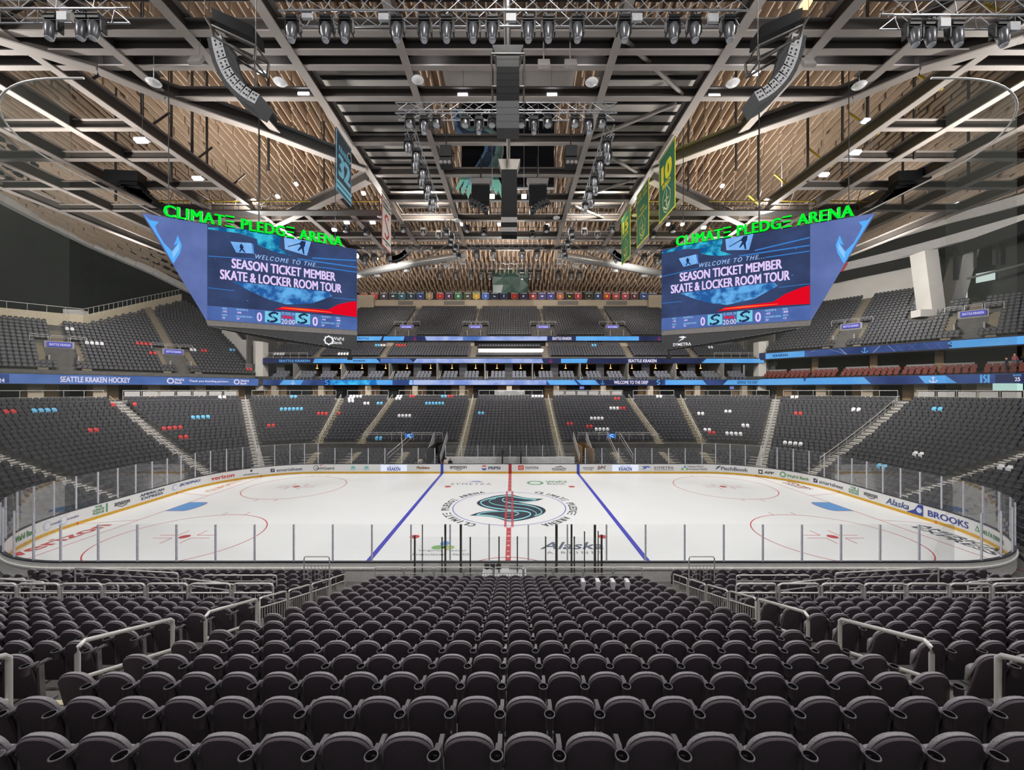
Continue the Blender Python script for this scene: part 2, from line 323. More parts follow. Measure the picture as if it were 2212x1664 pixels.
end_text('verizon', -28.0, -7.2, 5.6, 1.1, -1, red_p); end_text('CLIMATE', -28.0, 7.0, 4.6, .7, -1, mat('orange_paint', (232, 168, 120), .4))
end_text('AMERICAN', 28.75, -7.2, 5.4, .62, 1, navy_p); end_text('EXPRESS', 28.0, -7.2, 4.8, .62, 1, navy_p)
end_text('COORS', 28.6, 7.2, 3.2, .6, 1, dred_p); end_text('LIGHT', 28.0, 7.2, 2.6, .5, 1, dred_p)
# ================================================================== DASHER BOARDS
board_m = mat('board_white', (226, 226, 226), .35, var=.02, spec=.3); kick_m = mat('kick_plate_yellow', (214, 166, 40), .4); cap_m = mat('board_cap', (58, 60, 66), .4)
back_m = mat('board_back', (226, 224, 220), .5, var=.06)
boards = thing('dasher_boards', 'white rink boards with adverts, yellow kick plate and dark top rail', 'rink boards')
def sweep(prof, mi=0, t0=-79.5, t1=79.5, n=300, mb=None, close=True):
    mb = mb or MB(); k = len(prof); vs = []
    for i in range(n+(0 if close else 1)):
        t = t0+(t1-t0)*i/n
        for s, z in prof: x, y, _, _ = pos(t, s); vs.append((x, y, z))
    N = n+(0 if close else 1)
    return mb.add(vs, [(i*k+j, ((i+1) % N)*k+j, ((i+1) % N)*k+j+1, i*k+j+1) for i in range(n) for j in range(k-1)], mi)
sweep([(0, .2), (0, 1.07)], mb=None).build('board_panel', board_m, boards)
sweep([(-.015, 0), (-.015, .2), (0, .2)]).build('kick_plate', kick_m, boards)
sweep([(-.02, 1.05), (-.02, 1.11), (.13, 1.11), (.13, 1.05), (-.02, 1.05)]).build('top_rail', cap_m, boards)
m = sweep([(.12, 1.06), (.12, .82), (.18, .82), (.18, .74), (.12, .74), (.12, .05)])
for i in range(46):
    t = -A5+.2+i*.93-22
    for g in (1,): 
        x = -21.4+i*.95; m.box((x, -13.16, .8), (.05, .06, .06))
m.build('board_back', back_m, boards)
def bmap(t0, z0, off=-.012): return lambda u, v: (lambda p: (p[0], p[1], z0+v))(pos(t0+u, off))
NV = (58, 66, 96); BK = (60, 62, 66); RD = (196, 62, 62); GR = (78, 150, 92); BL = (50, 66, 150)
def bmat(c): return mat('advert_%02x%02x%02x' % c, c, .4, var=.03)
def ad(px, s, wpx, h, c, z=.45, bold=.012, shear=0., sp=1., t=None, w=None):
    t = t_at_px(px) if t is None else t
    if w is None: w = abs(lenat(t_at_px(px+wpx/2), 0)-lenat(t_at_px(px-wpx/2), 0))
    text_into(MB(), s, None, w=w, h=h, bold=max(.004, bold), shear=shear, spacing=sp, multi=True, fl=lambda l: bmap(t, z, -.014-.003*l)).build('advert', bmat(c), boards); return t
AN = {}
def adshape(px, pts, c, z=.2, t=None):
    t = t_at_px(px) if t is None else t; px = int(px//15); AN[px] = AN.get(px, 0)+1
    poly_into(MB(), pts, bmap(t, z, -.010-.005*AN[px])).build('advert', bmat(c), boards)
def circ(r, cx=0, cy=0, n=18, ry=None): return [(cx+r*math.cos(2*math.pi*i/n), cy+(ry or r)*math.sin(2*math.pi*i/n)) for i in range(n)]
def star(n, r1, r2, cx=0, cy=0): return [(cx+(r1 if i % 2 else r2)*math.sin(math.pi*i/n), cy+(r1 if i % 2 else r2)*math.cos(math.pi*i/n)) for i in range(2*n)]
for px, s, wp, h, c, z, b, sh in ((53, 'WaFd Bank', 44, .36, GR, .46, .015, 0), (121, 'econolite', 26, .16, (130, 140, 175), .55, 0, 0), (157, 'econolite', 26, .16, (130, 140, 175), .55, 0, 0),
    (213, 'THE', 16, .17, GR, .78, .015, 0), (213, 'CLIMATE', 26, .17, GR, .56, .015, 0), (213, 'PLEDGE', 24, .17, GR, .34, .015, 0), (264, 'amazon', 34, .26, BK, .52, .015, 0), (329, 'AMERICAN', 52, .22, NV, .68, .02, 0), (329, 'EXPRESS', 46, .22, NV, .38, .02, 0),
    (410, 'BOEING', 46, .24, BL, .6, .02, .3), (481, 'verizon', 50, .38, RD, .42, .02, 0), (542, 'NHLSHOP.com', 34, .13, BK, .38, .02, .2), (626, 'smartsheet', 56, .34, NV, .4, 0, 0), (702, 'atchGuard', 40, .3, BK, .45, 0, 0),
    (851, 'KRAKEN', 28, .42, BL, .3, .03, 0), (851, 'SEATTLE', 22, .1, BL, .78, .02, 0), (914, 'Modelos', 28, .32, (150, 104, 56), .5, .03, 0), (990, 'amazon', 36, .3, BK, .55, .015, 0), (1068, 'PEPSI', 26, .34, NV, .45, .03, 0),
    (1149, 'TOYOTA', 30, .3, BK, .48, .015, 0), (1208, 'MUCKLESHOOT', 32, .14, BK, .45, .02, 0), (1208, 'CASINO RESORT', 28, .09, BK, .32, .0, 0), (1271, 'KRAKEN', 24, .2, BK, .54, 0, 0), (1271, 'ROCK BAR', 18, .1, BK, .38, 0, 0),
    (1351, 'KRAKEN', 28, .42, BL, .3, .03, 0), (1351, 'SEATTLE', 22, .1, BL, .78, .02, 0), (1434, 'SYMETRA', 42, .3, (90, 94, 104), .5, 0, 0), (1434, 'RETIREMENT BENEFITS LIFE', 42, .07, (120, 124, 134), .36, 0, 0), (1502, 'Virginia Mason', 36, .2, (110, 114, 118), .66, 0, 0), (1506, 'Franciscan Health', 44, .2, (110, 114, 118), .4, 0, 0),
    (1586, 'PitchBook', 58, .4, NV, .42, .012, 0), (1661, 'APP', 22, .28, BK, .45, .03, .15), (1724, 'WaFd Bank', 48, .3, GR, .42, .015, 0), (1796, 'smartsheet', 52, .34, NV, .42, 0, 0), (1843, 'THE', 12, .17, GR, .76, .015, 0), (1843, 'CLIMATE', 20, .17, GR, .54, .015, 0), (1843, 'PLEDGE', 18, .17, GR, .32, .015, 0),
    (1881, 'amazon', 30, .26, BK, .52, .015, 0), (1938, 'Alaska', 50, .5, (60, 84, 140), .36, .012, .3), (2050, 'BROOKS', 88, .44, BL, .36, .02, 0), (2148, 'DELTA DENTAL', 48, .26, GR, .46, .025, 0)):
    ad(px, s, wp, h, c, z, b, sh)
for px, pts, c in ((101, circ(.0+.3, 0, .4), (190, 200, 222)), (101, circ(.22, .03, .42), (226, 226, 226)), (137, circ(.3, 0, .4), (190, 200, 222)), (137, circ(.22, .03, .42), (226, 226, 226)), (231, [(-.06, .1), (.06, .1), (.06, .75), (-.06, .75)], GR),
    (264, [(-.4, .28), (0, .14), (.42, .24), (.4, .3), (0, .2), (-.36, .32)], BK), (377, circ(.28, 0, .45), (170, 184, 220)), (377, circ(.2, .05, .45), (226, 226, 226)), (543, circ(.12, 0, .6), BK), (589, [(-.2, .2), (.2, .2), (.2, .6), (-.2, .6)], NV), (589, [(-.1, .42), (-.02, .3), (.16, .56), (.1, .56), (-.02, .4)], (226, 226, 226)),
    (683, circ(.3, 0, .42), BK), (683, circ(.24, 0, .42), (226, 226, 226)), (692, [(-.05, .66), (.3, .78), (.3, .84), (-.05, .74)], RD), (763, star(9, .3, .2, 0, .42), (120, 196, 196)), (792, star(9, .3, .2, 0, .42), (120, 196, 196)), (763, [(-.35, .14), (.35, .14), (.35, .34), (-.35, .34)], (200, 214, 214)), (792, [(-.35, .14), (.35, .14), (.35, .34), (-.35, .34)], (200, 214, 214)),
    (990, [(-.4, .28), (0, .14), (.42, .26), (.4, .32), (0, .2), (-.36, .32)], BK), (1046, circ(.3, 0, .45), (200, 80, 80)), (1046, [(-.3, .4), (.3, .4), (.24, .56), (-.24, .56)], (236, 236, 240)), (1046, [(-.29, .38), (-.2, .22), (0, .15), (.2, .22), (.29, .38)], (70, 90, 180)), (1125, [(-.32, .2), (.32, .2), (.32, .72), (-.32, .72)], (206, 66, 62)), (1125, circ(.2, 0, .46, 18, .12), (236, 220, 220)), (1125, circ(.14, 0, .46, 18, .07), (206, 66, 62)),
    (1208, [(-.6, .42), (-.3, .6), (-.1, .54), (.1, .7), (.4, .52), (.7, .42), (.4, .46), (.1, .58), (-.1, .46), (-.3, .52)], BK), (1300, [(-.5, .2), (-.45, .6), (-.3, .7), (-.2, .5), (0, .72), (.2, .5), (.3, .72), (.5, .66), (.36, .5), (.4, .2), (.2, .4), (-.2, .3)], (150, 130, 124)), (1395, [(-.6, .2), (-.2, .4), (-.5, .62), (.3, .64), (.6, .44), (.1, .5), (0, .34)], (80, 110, 190)),
    (1479, circ(.13, 0, .56), (90, 150, 210)), (1474, circ(.14, 0, .3), (110, 170, 100)), (1484, circ(.14, 0, .3), (150, 190, 90)), (1551, [(-.3, .2), (.1, .5), (.3, .76), (-.1, .6)], NV), (1643, [(-.2, .16), (.2, .16), (.2, .62), (-.2, .62)], BK), (1643, circ(.12, 0, .39), (226, 226, 226)), (1691, star(8, .32, .26, 0, .42), GR), (1691, star(8, .2, .16, 0, .42), (226, 226, 226)),
    (1762, [(-.2, .2), (.2, .2), (.2, .6), (-.2, .6)], NV), (1762, [(-.1, .42), (-.02, .3), (.16, .56), (.1, .56), (-.02, .4)], (226, 226, 226)), (1854, [(-.04, .1), (.04, .1), (.04, .75), (-.04, .75)], GR), (1881, [(-.4, .28), (0, .14), (.42, .26), (.4, .32), (0, .2), (-.36, .32)], BK), (1978, [(-.7, 0), (-.1, .35), (.2, .8), (.55, .82), (.55, 0)], BL), (1978, circ(.2, .26, .38), (200, 212, 232)), (2112, [(-.2, .25), (.2, .25), (0, .65)], GR), (2112, [(-.09, .32), (.09, .32), (0, .5)], (226, 226, 226))):
    adshape(px, pts, c)
led = emi('board_led_white', (226, 232, 250), 1.0)
for px in (851, 1351):
    t = t_at_px(px); poly_into(MB(), [(-1.5, 0), (1.5, 0), (1.5, .74), (-1.5, .74)], bmap(t, .26, -.006)).build('advert_screen', led, boards)
for x, c, w in ((-7.77, (52, 72, 160), .32), (7.77, (52, 72, 160), .32), (0, (170, 36, 44), .34)):
    poly_into(MB(), [(-w/2, 0), (w/2, 0), (w/2, 1.07), (-w/2, 1.07)], bmap(x, 0, -.02)).build('board_stripe', bmat(c), boards)
for t in (t_at_px(563), t_at_px(1633), t_at_px(381), t_at_px(1813), t_at_px(167), t_at_px(2022)):
    poly_into(MB(), [(-.04, 0), (.04, 0), (.04, .95), (-.04, .95)] if t in (0,) or abs(t) < 27 else [(-.04, 0), (.04, 0), (.04, .2), (-.04, .2)], bmap(t, 0, -.022)).build('board_stripe', bmat(RD), boards)
# ================================================================== GLASS
glass = seethrough('rink_glass', (.99, .995, .995), .06, (214, 220, 222), .3)  # white diffuse share stands for the haze of reflections on the panes
stan_m = mat('stanchion', (206, 206, 216), .4)
cnt = {}
def pane(ta, tb, zt, where, s=.06, z0=1.11, post=stan_m, pw=.07):
    cnt[where] = cnt.get(where, 0)+1; n = cnt[where]
    tc = (ta+tb)/2; x, y, _, _ = pos(tc, s)
    o = thing('rink_glass', 'clear glass pane %s' % where.replace('#', ORD[n]), 'glass pane', (x, y, z0), 'glass panes on the rink boards')
    k = 1 if abs(tc) < A1 or abs(tc) > A4 or A2 < abs(tc) < A3 else 4; m = MB()
    for i in range(k):
        a = pos(ta+(tb-ta)*i/k, s); b = pos(ta+(tb-ta)*(i+1)/k, s); m.add([(a[0], a[1], z0), (b[0], b[1], z0), (b[0], b[1], zt), (a[0], a[1], zt)], [(0, 1, 2, 3) if tc < 0 else (3, 2, 1, 0)])
    m.build('pane', glass, o)
    a = pos(ta, s); MB().box((a[0], a[1], (z0+zt)/2-.03), (pw, .07, zt-z0+.02), math.atan2(-a[2], a[3])).build('stanchion', post, o)
for i in range(-11, 12):
    ta = .9-1.92*i; ta2 = ta-1.92   # along near side, x left to right
    xa, xb = -.9+1.92*i, -.9+1.92*(i+1)
    xa, xb = max(xa, -21.95), min(xb, 21.95)
    cv = lambda x: (A5-abs(x))*(1 if x >= 0 else -1)
    if xa < 0 < xb: 
        continue
    pane(cv(xa), cv(xb), 2.94, 'on the near boards, # from the left')
x, y, _, _ = pos(79.5, .06)
o = thing('rink_glass', 'clear glass pane on the near boards straddling the red centre line', 'glass pane', (0, -13.01, 1.11), 'glass panes on the rink boards')
MB().add([(-.9, -13.01, 1.11), (1.02, -13.01, 1.11), (1.02, -13.01, 2.94), (-.9, -13.01, 2.94)], [(0, 1, 2, 3)]).build('pane', glass, o)
MB().box((-.9, -13.01, 2.02), (.07, .07, 1.85)).build('stanchion', stan_m, o)
for g, sd in ((-1, 'left'), (1, 'right')):
    edges = [8.6+1.905*i for i in range(8)]
    for i in range(7): pane(g*edges[i], g*edges[i+1], 2.9, 'on the far boards %s of the bench, # out' % sd)
    n = 24; tt = [A1+(A4-A1)*i/n for i in range(n+1)]
    for i in range(n): pane(g*tt[i], g*tt[i+1], 3.45, 'round the %s end of the rink, # from the far side' % sd)
for i in range(8): pane(-7.7+1.925*i, -7.7+1.925*(i+1), 2.95, 'behind the far bench, # from the left', 2.0, .9)
# ================================================================== SAFETY NETS
net_m = seethrough('safety_netting', (1, 1, 1), .13, (112, 116, 110), 0, .1)
for g, sd in ((-1, 'left'), (1, 'right')):
    o = thing('safety_net', 'sheer spectator netting hung round the %s end of the rink' % sd, 'safety net', (g*30.5, 0, 3.4))
    zt = lambda t: 24.8
    sweep([(.12, 3.4), (.12, 24.8)], t0=g*(A4+.5), t1=g*A1, n=80, close=False).build('net', net_m, o)
    m = MB(); m.tube([(*pos(g*(A1+(A4+1.2-A1)*i/60), .12)[:2], 24.8) for i in range(61)], .05, 6); m.build('net_rail', steel, o)
# ================================================================== STANDS: terraces
DS = .85
def terrace(name, rows, ts, mats=concrete, base=None):
    """rows: list of (s_front, s_back, z) treads with risers, swept along ts"""
    mb = MB(); prof = []; zb = base if base is not None else rows[0][2]-.4
    prof.append((rows[0][0], zb))
    for a, b, z in rows: prof += [(a, z), (b, z)]
    k = len(prof); vs = []
    for t in ts: vs += [(*pos(t, s)[:2], z) for s, z in prof]
    mb.add(vs, [((i+1)*k+j, i*k+j, i*k+j+1, (i+1)*k+j+1) for i in range(len(ts)-1) for j in range(k-1)])
    return struct(mb.build(name, mats))
def S_(K): return 2.65+DS*K
def rows_(k0, k1): return [(S_(K)-.45, S_(K)+.40, tread(S_(K))) for K in range(k0, k1)]
far_t = [-A1+i*2*A1/4 for i in range(5)]
arc = lambda a, b, n: [a+(b-a)*i/n for i in range(n+1)]
KT = 23
ZC = tread(S_(KT-1))+.15                        # concourse floor level
terrace('floor_centre_stand', rows_(0, KT), [-6.95, 6.95], base=.0)
LOWR = [(0.55+.9*i, 1.45+.9*i, .35+.2*i) for i in range(6)]
for g in (-1, 1):
    a, b, c_, d_ = g*6.95, g*A1, g*27.6, g*50.5
    T1 = [a]+arc(b, c_, 6); T1 = T1 if g > 0 else T1[::-1]
    terrace('floor_side_stand', rows_(6, KT), T1, base=0); terrace('floor_front_rows', LOWR, T1, base=0)
    T2 = arc(c_, g*A2, 8)+[g*A3]+arc(g*A3, d_, 6)[1:]; T2 = T2 if g > 0 else T2[::-1]
    terrace('floor_end_stand', rows_(-2, KT), T2, base=0)
    T3 = [g*(A5-6.85), g*(A5-30)]; T3 = T3 if g < 0 else T3[::-1]
# near stands (straight)
def near_terrace(name, rows, x0, x1, base):
    mb = MB(); prof = [(rows[0][0], base)]
    for a, b, z in rows: prof += [(a, z), (b, z)]
    k = len(prof); vs = [(x, -RY-s, z) for x in (x0, x1) for s, z in prof]
    return struct(mb.add(vs, [(i, i+1, k+i+1, k+i) for i in range(k-1)]).build(name, concrete))
near_terrace('floor_near_stand', rows_(0, 24), -6.85, 7.05, 0)
for x0, x1 in ((-40, -6.85), (7.05, 40)):
    near_terrace('floor_near_side_stand', rows_(6, 24), x0, x1, 0); near_terrace('floor_near_front', LOWR, x0 if x0 > -30 else -24, x1 if x1 < 30 else 24, 0)
# ================================================================== SEATS
def arch(W, z0, z1, n=12, zr=.62, flare=.93, p=.62):
    zm = z0+(z1-z0)*zr; pts = [(-W*flare+.03, z0), (-W*flare, z0+.03)]
    for i in range(n+1):
        a = math.pi-math.pi*i/n; c, s = math.cos(a), math.sin(a)
        pts.append((W*math.copysign(abs(c)**p, c), zm+(z1-zm)*abs(s)**1.0))
    return pts+[(W*flare, z0+.03), (W*flare-.03, z0)]
def slab_seat(mb, out, layers, lean=lambda z: 0., mi=0):
    """layers: (y, inset) shells of an outline, capped"""
    zc = sum(p[1] for p in out)/len(out); n = len(out); vs = []
    for y, q in layers:
        for x, z in out:
            zz = z-(z-zc)*q*.9; vs.append((x*(1-q), y+lean(zz), zz))
    fs = [(i*n+k, i*n+(k+1) % n, (i+1)*n+(k+1) % n, (i+1)*n+k) for i in range(len(layers)-1) for k in range(n)]
    mb.add(vs, fs, mi, True); mb.add(vs[:n], [tuple(range(n))[::-1]], mi, True); mb.add(vs[-n:], [tuple(range(n))], mi, True); return mb
lean = lambda z: .17*max(0, 1-(z-.36)/.51)**1.3 if z > .36 else .17
def seat_parts(n=14):
    P = []
    P.append(('back_shell', slab_seat(MB(), arch(.214, .10, .855, n, .78, 1.08, .8), [(-.008, .06), (.0, .02), (.008, .0), (.016, .0), (.020, .02)], lean), seat_fab))
    P.append(('backrest_pad', slab_seat(MB(), arch(.216, .36, .872, n, .69, 1.06, .8), [(.018, .03), (.022, .008), (.028, .0), (.046, .003), (.058, .02), (.066, .08), (.070, .2)], lean), seat_pad))
    P.append(('seat_cushion', slab_seat(MB(), arch(.21, .30, .63, n, .75), [(.10, .06), (.115, 0), (.165, 0), (.19, .06), (.20, .2)], lambda z: .06*(1-(z-.36)/.5)), seat_pad))
    m = MB(); m.lathe([(.036, .60), (.046, .615), (.050, .735), (.060, .742), (.060, .754), (.048, .754), (.043, .64), (.0, .635)], (.240, -.04, 0), n)
    k0 = len(m.f); m.bar((.238, .0, .70), (.255, .12, .70), .05, .03)
    for q in range(k0): m.m[q] = 1 if q >= 5*n else (2 if q < 2*n else 0)
    P.append(('cup_holder', m, [seat_plastic, cup_in, seat_fab]))
    m = MB(); m.add([(.2625+a, y, z+b) for y, z in ((.07, .65), (.10, .68), (.24, .675), (.27, .655)) for a, b in ((-.02, -.02), (.02, -.02), (.02, .012), (-.02, .012))],
        [(i*4+j, i*4+(j+1) % 4, i*4+4+(j+1) % 4, i*4+4+j) for i in range(3) for j in range(4)]+[(3, 2, 1, 0), (12, 13, 14, 15)]); P.append(('armrest', m, arm_m))
    m = MB(); m.bar((.2625, .16, 0), (.2625, .13, .67), .04, .07); m.box((.2625, .2, .02), (.06, .3, .03)); P.append(('support_leg', m, arm_m))
    return P
def merged_template(n, full=True):
    mb = MB()
    for i, (nm, m, _) in enumerate(seat_parts(n)): 
        if full or nm in ('back_shell', 'backrest_pad', 'seat_cushion'): mb.add(m.v, m.f, {'back_shell': 0, 'backrest_pad': 1, 'seat_cushion': 1, 'cup_holder': 2, 'armrest': 3, 'support_leg': 3}[nm], True)
    return mb
def low_template():
    mb = MB(); o = [(-.2, .42), (-.225, .72), (-.14, .86), (.14, .86), (.225, .72), (.2, .42)]
    slab_seat(mb, o, [(-.01, 0), (.07, .0), (.09, .12)], lean); c = [(-.21, .36), (-.21, .60), (-.15, .70), (.15, .70), (.21, .60), (.21, .36)]
    slab_seat(mb, c, [(.14, 0), (.23, 0), (.25, .12)], lambda z: .05*(.7-z), 1); mb.box((.262, .2, .5), (.04, .3, .3), 0, 1); 
    for i in range(len(mb.s)): mb.s[i] = False
    return mb
def stamp(tpl, T, name, mats):
    """one mesh holding a copy of tpl at every (x, y, z, yaw) in T"""
    V = np.array(tpl.v); T = np.array(T); n, k = len(T), len(V); c, s = np.cos(T[:, 3])[:, None], np.sin(T[:, 3])[:, None]
    X = np.empty((n, k, 3)); X[:, :, 0] = V[:, 0]*c-V[:, 1]*s+T[:, 0:1]; X[:, :, 1] = V[:, 0]*s+V[:, 1]*c+T[:, 1:2]; X[:, :, 2] = V[:, 2]+T[:, 2:3]
    L = np.array([len(f) for f in tpl.f]); idx = np.concatenate([np.array(f) for f in tpl.f]); nl = len(idx)
    me = bpy.data.meshes.new(name); me.vertices.add(n*k); me.vertices.foreach_set('co', X.ravel()); me.loops.add(n*nl)
    me.loops.foreach_set('vertex_index', (idx[None]+np.arange(n)[:, None]*k).ravel().astype(np.int32)); me.polygons.add(n*len(L))
    st = np.concatenate([[0], np.cumsum(L)[:-1]]); me.polygons.foreach_set('loop_start', (st[None]+np.arange(n)[:, None]*nl).ravel().astype(np.int32))
    for m in mats: me.materials.append(m)
    me.polygons.foreach_set('material_index', np.tile(np.array(tpl.m), n).astype(np.int32)); me.polygons.foreach_set('use_smooth', np.tile(np.array(tpl.s), n))
    me.update(calc_edges=True); me.validate(); o = bpy.data.objects.new(name, me); COL.objects.link(o); return o
def join(objs, name):
    o = objs[0]
    tv = sum(len(x.data.vertices) for x in objs)
    return o
# ---- near seats: (d, x, z, row, block, index)
near = []
PITCH = .525
for k in range(0, 17):
    d = 3.38+.85*k; z = tread(S_(16-k)); y = d-D0
    for n in range(-10, 12): near.append((d, -.15+PITCH*n, y, z, k, 'c', n))
    if k <= 10:
        for g in (-1, 1):
            x0 = -6.85-.1 if g < 0 else 7.05+.1
            for i in range(0, 30):
                x = x0+g*(PITCH*(i+.5))
                if abs(proj((x, y, z+.8))[0]-X0) < 1106+1300: near.append((d, x, y, z, k, 'l' if g < 0 else 'r', i))
near.sort(key=lambda q: q[0]); seen = [q for q in near if -45 < proj((q[1], q[2], q[3]+.8))[0] < 2257]
indiv = seen[:300]; pick = set(map(id, indiv)); rest_near = [q for q in near if id(q) not in pick]
proto = thing('arena_seat', 'x', 'seat', (0, 0, 0), 'dark padded seats in the near stand')
for nm, m, mt in seat_parts(14): m.build(nm, mt, proto)
used = False
for d, x, y, z, k, b, i in indiv:
    row = ORD[k+1]
    if b == 'c':
        w = ('%s left' % ORD[-i+1]) if i <= 0 else ('%s right' % ORD[i])
        lab = 'black padded arena seat, %s row from the photo bottom, %s of the centre line' % (row, w)
    else: lab = 'black padded arena seat past the %s aisle, %s row from the photo bottom, %s in' % ('left' if b == 'l' else 'right', row, ORD[i+1])
    if not used: proto.location = (x, y, z); proto['label'] = lab; used = True
    else: copy_tree(proto, (x, y, z), 0, lab)
seatT = [(q[1], q[2], q[3], 0.) for q in rest_near]
# near floor-level rows against the boards
frontT = []
for i in range(6):
    s = 1.0+.9*i; z = .35+.2*i
    for g in (-1, 1):
        for j in range(28):
            x = g*(7.6+PITCH*(j+.5))
            if (i > 0 and j % 13 in (6, 7)) or j in (25,): continue
            frontT.append((x, -RY-s-.2, z, 0.))
stuff_near = stamp(merged_template(10), seatT+frontT, 'distant_seat_rows', [seat_fab, seat_pad, seat_plastic, arm_m])
# ---- far and side seats
farT = []
def fill(ta, tb, ks, ga=.6, gb=.6, s_of=S_, z_of=None, skip=None):
    """seats between aisles at ta < tb; ga, gb = half aisle widths"""
    for K in ks:
        s = s_of(K); la, lb = lenat(ta, s)+ga, lenat(tb, s)-gb; n = int((lb-la)/.53)
        for j in range(n):
            l = (la+lb)/2+(j-(n-1)/2)*.53; t = tat(l, s); x, y, nx, ny = pos(t, s); z = z_of(K) if z_of else tread(s)
            if skip and skip(K, t): continue
            farT.append((x, y, z, math.atan2(ny, nx)+math.pi/2))
fill(-6.3, 6.3, range(0, KT))
for g in (-1, 1):
    def seg(a, b, ks, **kw): fill(*((a, b) if g > 0 else (-b, -a)), ks, **kw)
    seg(6.3, 19.8, range(6, KT)); seg(19.8, 23.74, range(6, KT)); seg(23.74, 27.6, range(6, KT))
    seg(27.6, 31.65, range(-1, KT)); seg(31.65, 39.8, range(-2, KT)); seg(39.8, 50.4, range(-2, KT))
    lo = dict(s_of=lambda i: 1.1+.9*i, z_of=lambda i: .35+.2*i)
    seg(8.9, 13.2, range(0, 6), skip=lambda K, t: K < 2 and abs(t+10.75) < .8, **lo); seg(13.6, 19.2, range(0, 6), **lo); seg(19.6, 23.4, range(0, 6), **lo); seg(23.8, 27.2, range(0, 6), **lo)
# ---- club level and upper bowl straight across the far side
YB = 72-D0
def cross_rows(y0, z0, n, dy, dz, xs, fn=None):
    for r in range(n):
        y, z = y0+dy*r, z0+dz*r
        for a, b in zip(xs[:-1], xs[1:]):
            m = int((b-a-1.1)/.53)
            for j in range(m):
                x = (a+b)/2+(j-(m-1)/2)*.53
                if fn and fn(r, x): continue
                farT.append((x, y, z, math.pi))
    mb = MB(); prof = [(y0-.5, z0-.4)]
    for r in range(n): prof += [(y0-.5+dy*r, z0+dz*r), (y0-.5+dy*(r+1), z0+dz*r)]
    k = len(prof); vs = [(x, y, z) for x in (xs[0], xs[-1]) for y, z in prof]
    return struct(mb.add(vs, [(k+i, i, i+1, k+i+1) for i in range(k-1)]).build('floor_upper_stand', concrete))
CLX = [-46, -36.5, -24, -7.2, 6.6, 22.4, 34.4, 46]
cross_rows(75.3-D0, 15.75, 6, .85, .5, CLX, lambda r, x: (abs(x) < 7.4 and r not in (0, 4)) or (-44 < x < -36.9 and 0) )
UPX = [-46, -37, -22.3, -7.6, 6.9, 21.7, 36.4, 46]
cross_rows(81.6-D0, 20.55, 17, .95, .535, UPX, lambda r, x: (r < 5 and min(abs(x-q) for q in UPX[1:-1]) < 2.6) or (r == 16 and abs(x) > 33))
# ---- side upper stands along the slanted ends (base point b in 0..1 from the far corner, tt = metres outwards)
SA, SBv = (46., 74-D0), (63.5, 49-D0); SL = math.hypot(17.5, 25); SD = (17.5/SL, -25/SL); SN = (.82, .574)
def side(g, b, t, z): return (g*(SA[0]+SD[0]*b+SN[0]*t), SA[1]+SD[1]*b+SN[1]*t, z)
sideT = {}
def side_stand(g, z0, nrows, b0, b1, aisles, voms, rise=.552):
    yaw = math.atan2(SN[1], g*SN[0])+math.pi/2
    mb = MB(); seats = []
    for r in range(40):
        t = .7+.85*r; z = z0+rise*r; lo, hi = b0(t), b1(t)
        if hi-lo < 1 or r >= nrows: break
        mb.add([side(g, q, t+e-.45, zz) for q in (lo, hi) for e, zz in ((0, z-rise), (0, z), (.85, z))], [(0, 1, 4, 3), (1, 2, 5, 4)] if g < 0 else [(3, 4, 1, 0), (4, 5, 2, 1)])
        n = int((hi-lo)/.53)
        for j in range(n):
            b = lo+.3+.53*j
            if any(abs(b-a) < .75 for a in aisles) or any(abs(b-a) < 2.3 and r < 8 and r > 1 for a in voms): continue
            x, y, _ = side(g, b, t, z)
            if g > 0 and min(math.hypot(x-q[0], y-q[1]) for q in (at(2014, 692, 62), at(2048, 672, 64), at(1996, 678, 61.5))) < 2.0: continue
            farT.append((x, y, z, yaw))
    return struct(mb.build('floor_end_upper_stand', concrete))
side_stand(-1, 12.2, 29, lambda t: 1.2+max(0, t-17)*.42, lambda t: 44 if t < 11.9 else 21.2-(t-12)*1.242, (11.7, 24.5, 37), (11.7, 24.5))
side_stand(1, 16.4, 19, lambda t: 1.0, lambda t: 44 if t < 10.6 else 18.4, (12.1, 25.6), (12.1, 25.6))
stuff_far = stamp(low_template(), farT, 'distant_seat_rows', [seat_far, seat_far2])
FT = np.array(farT)
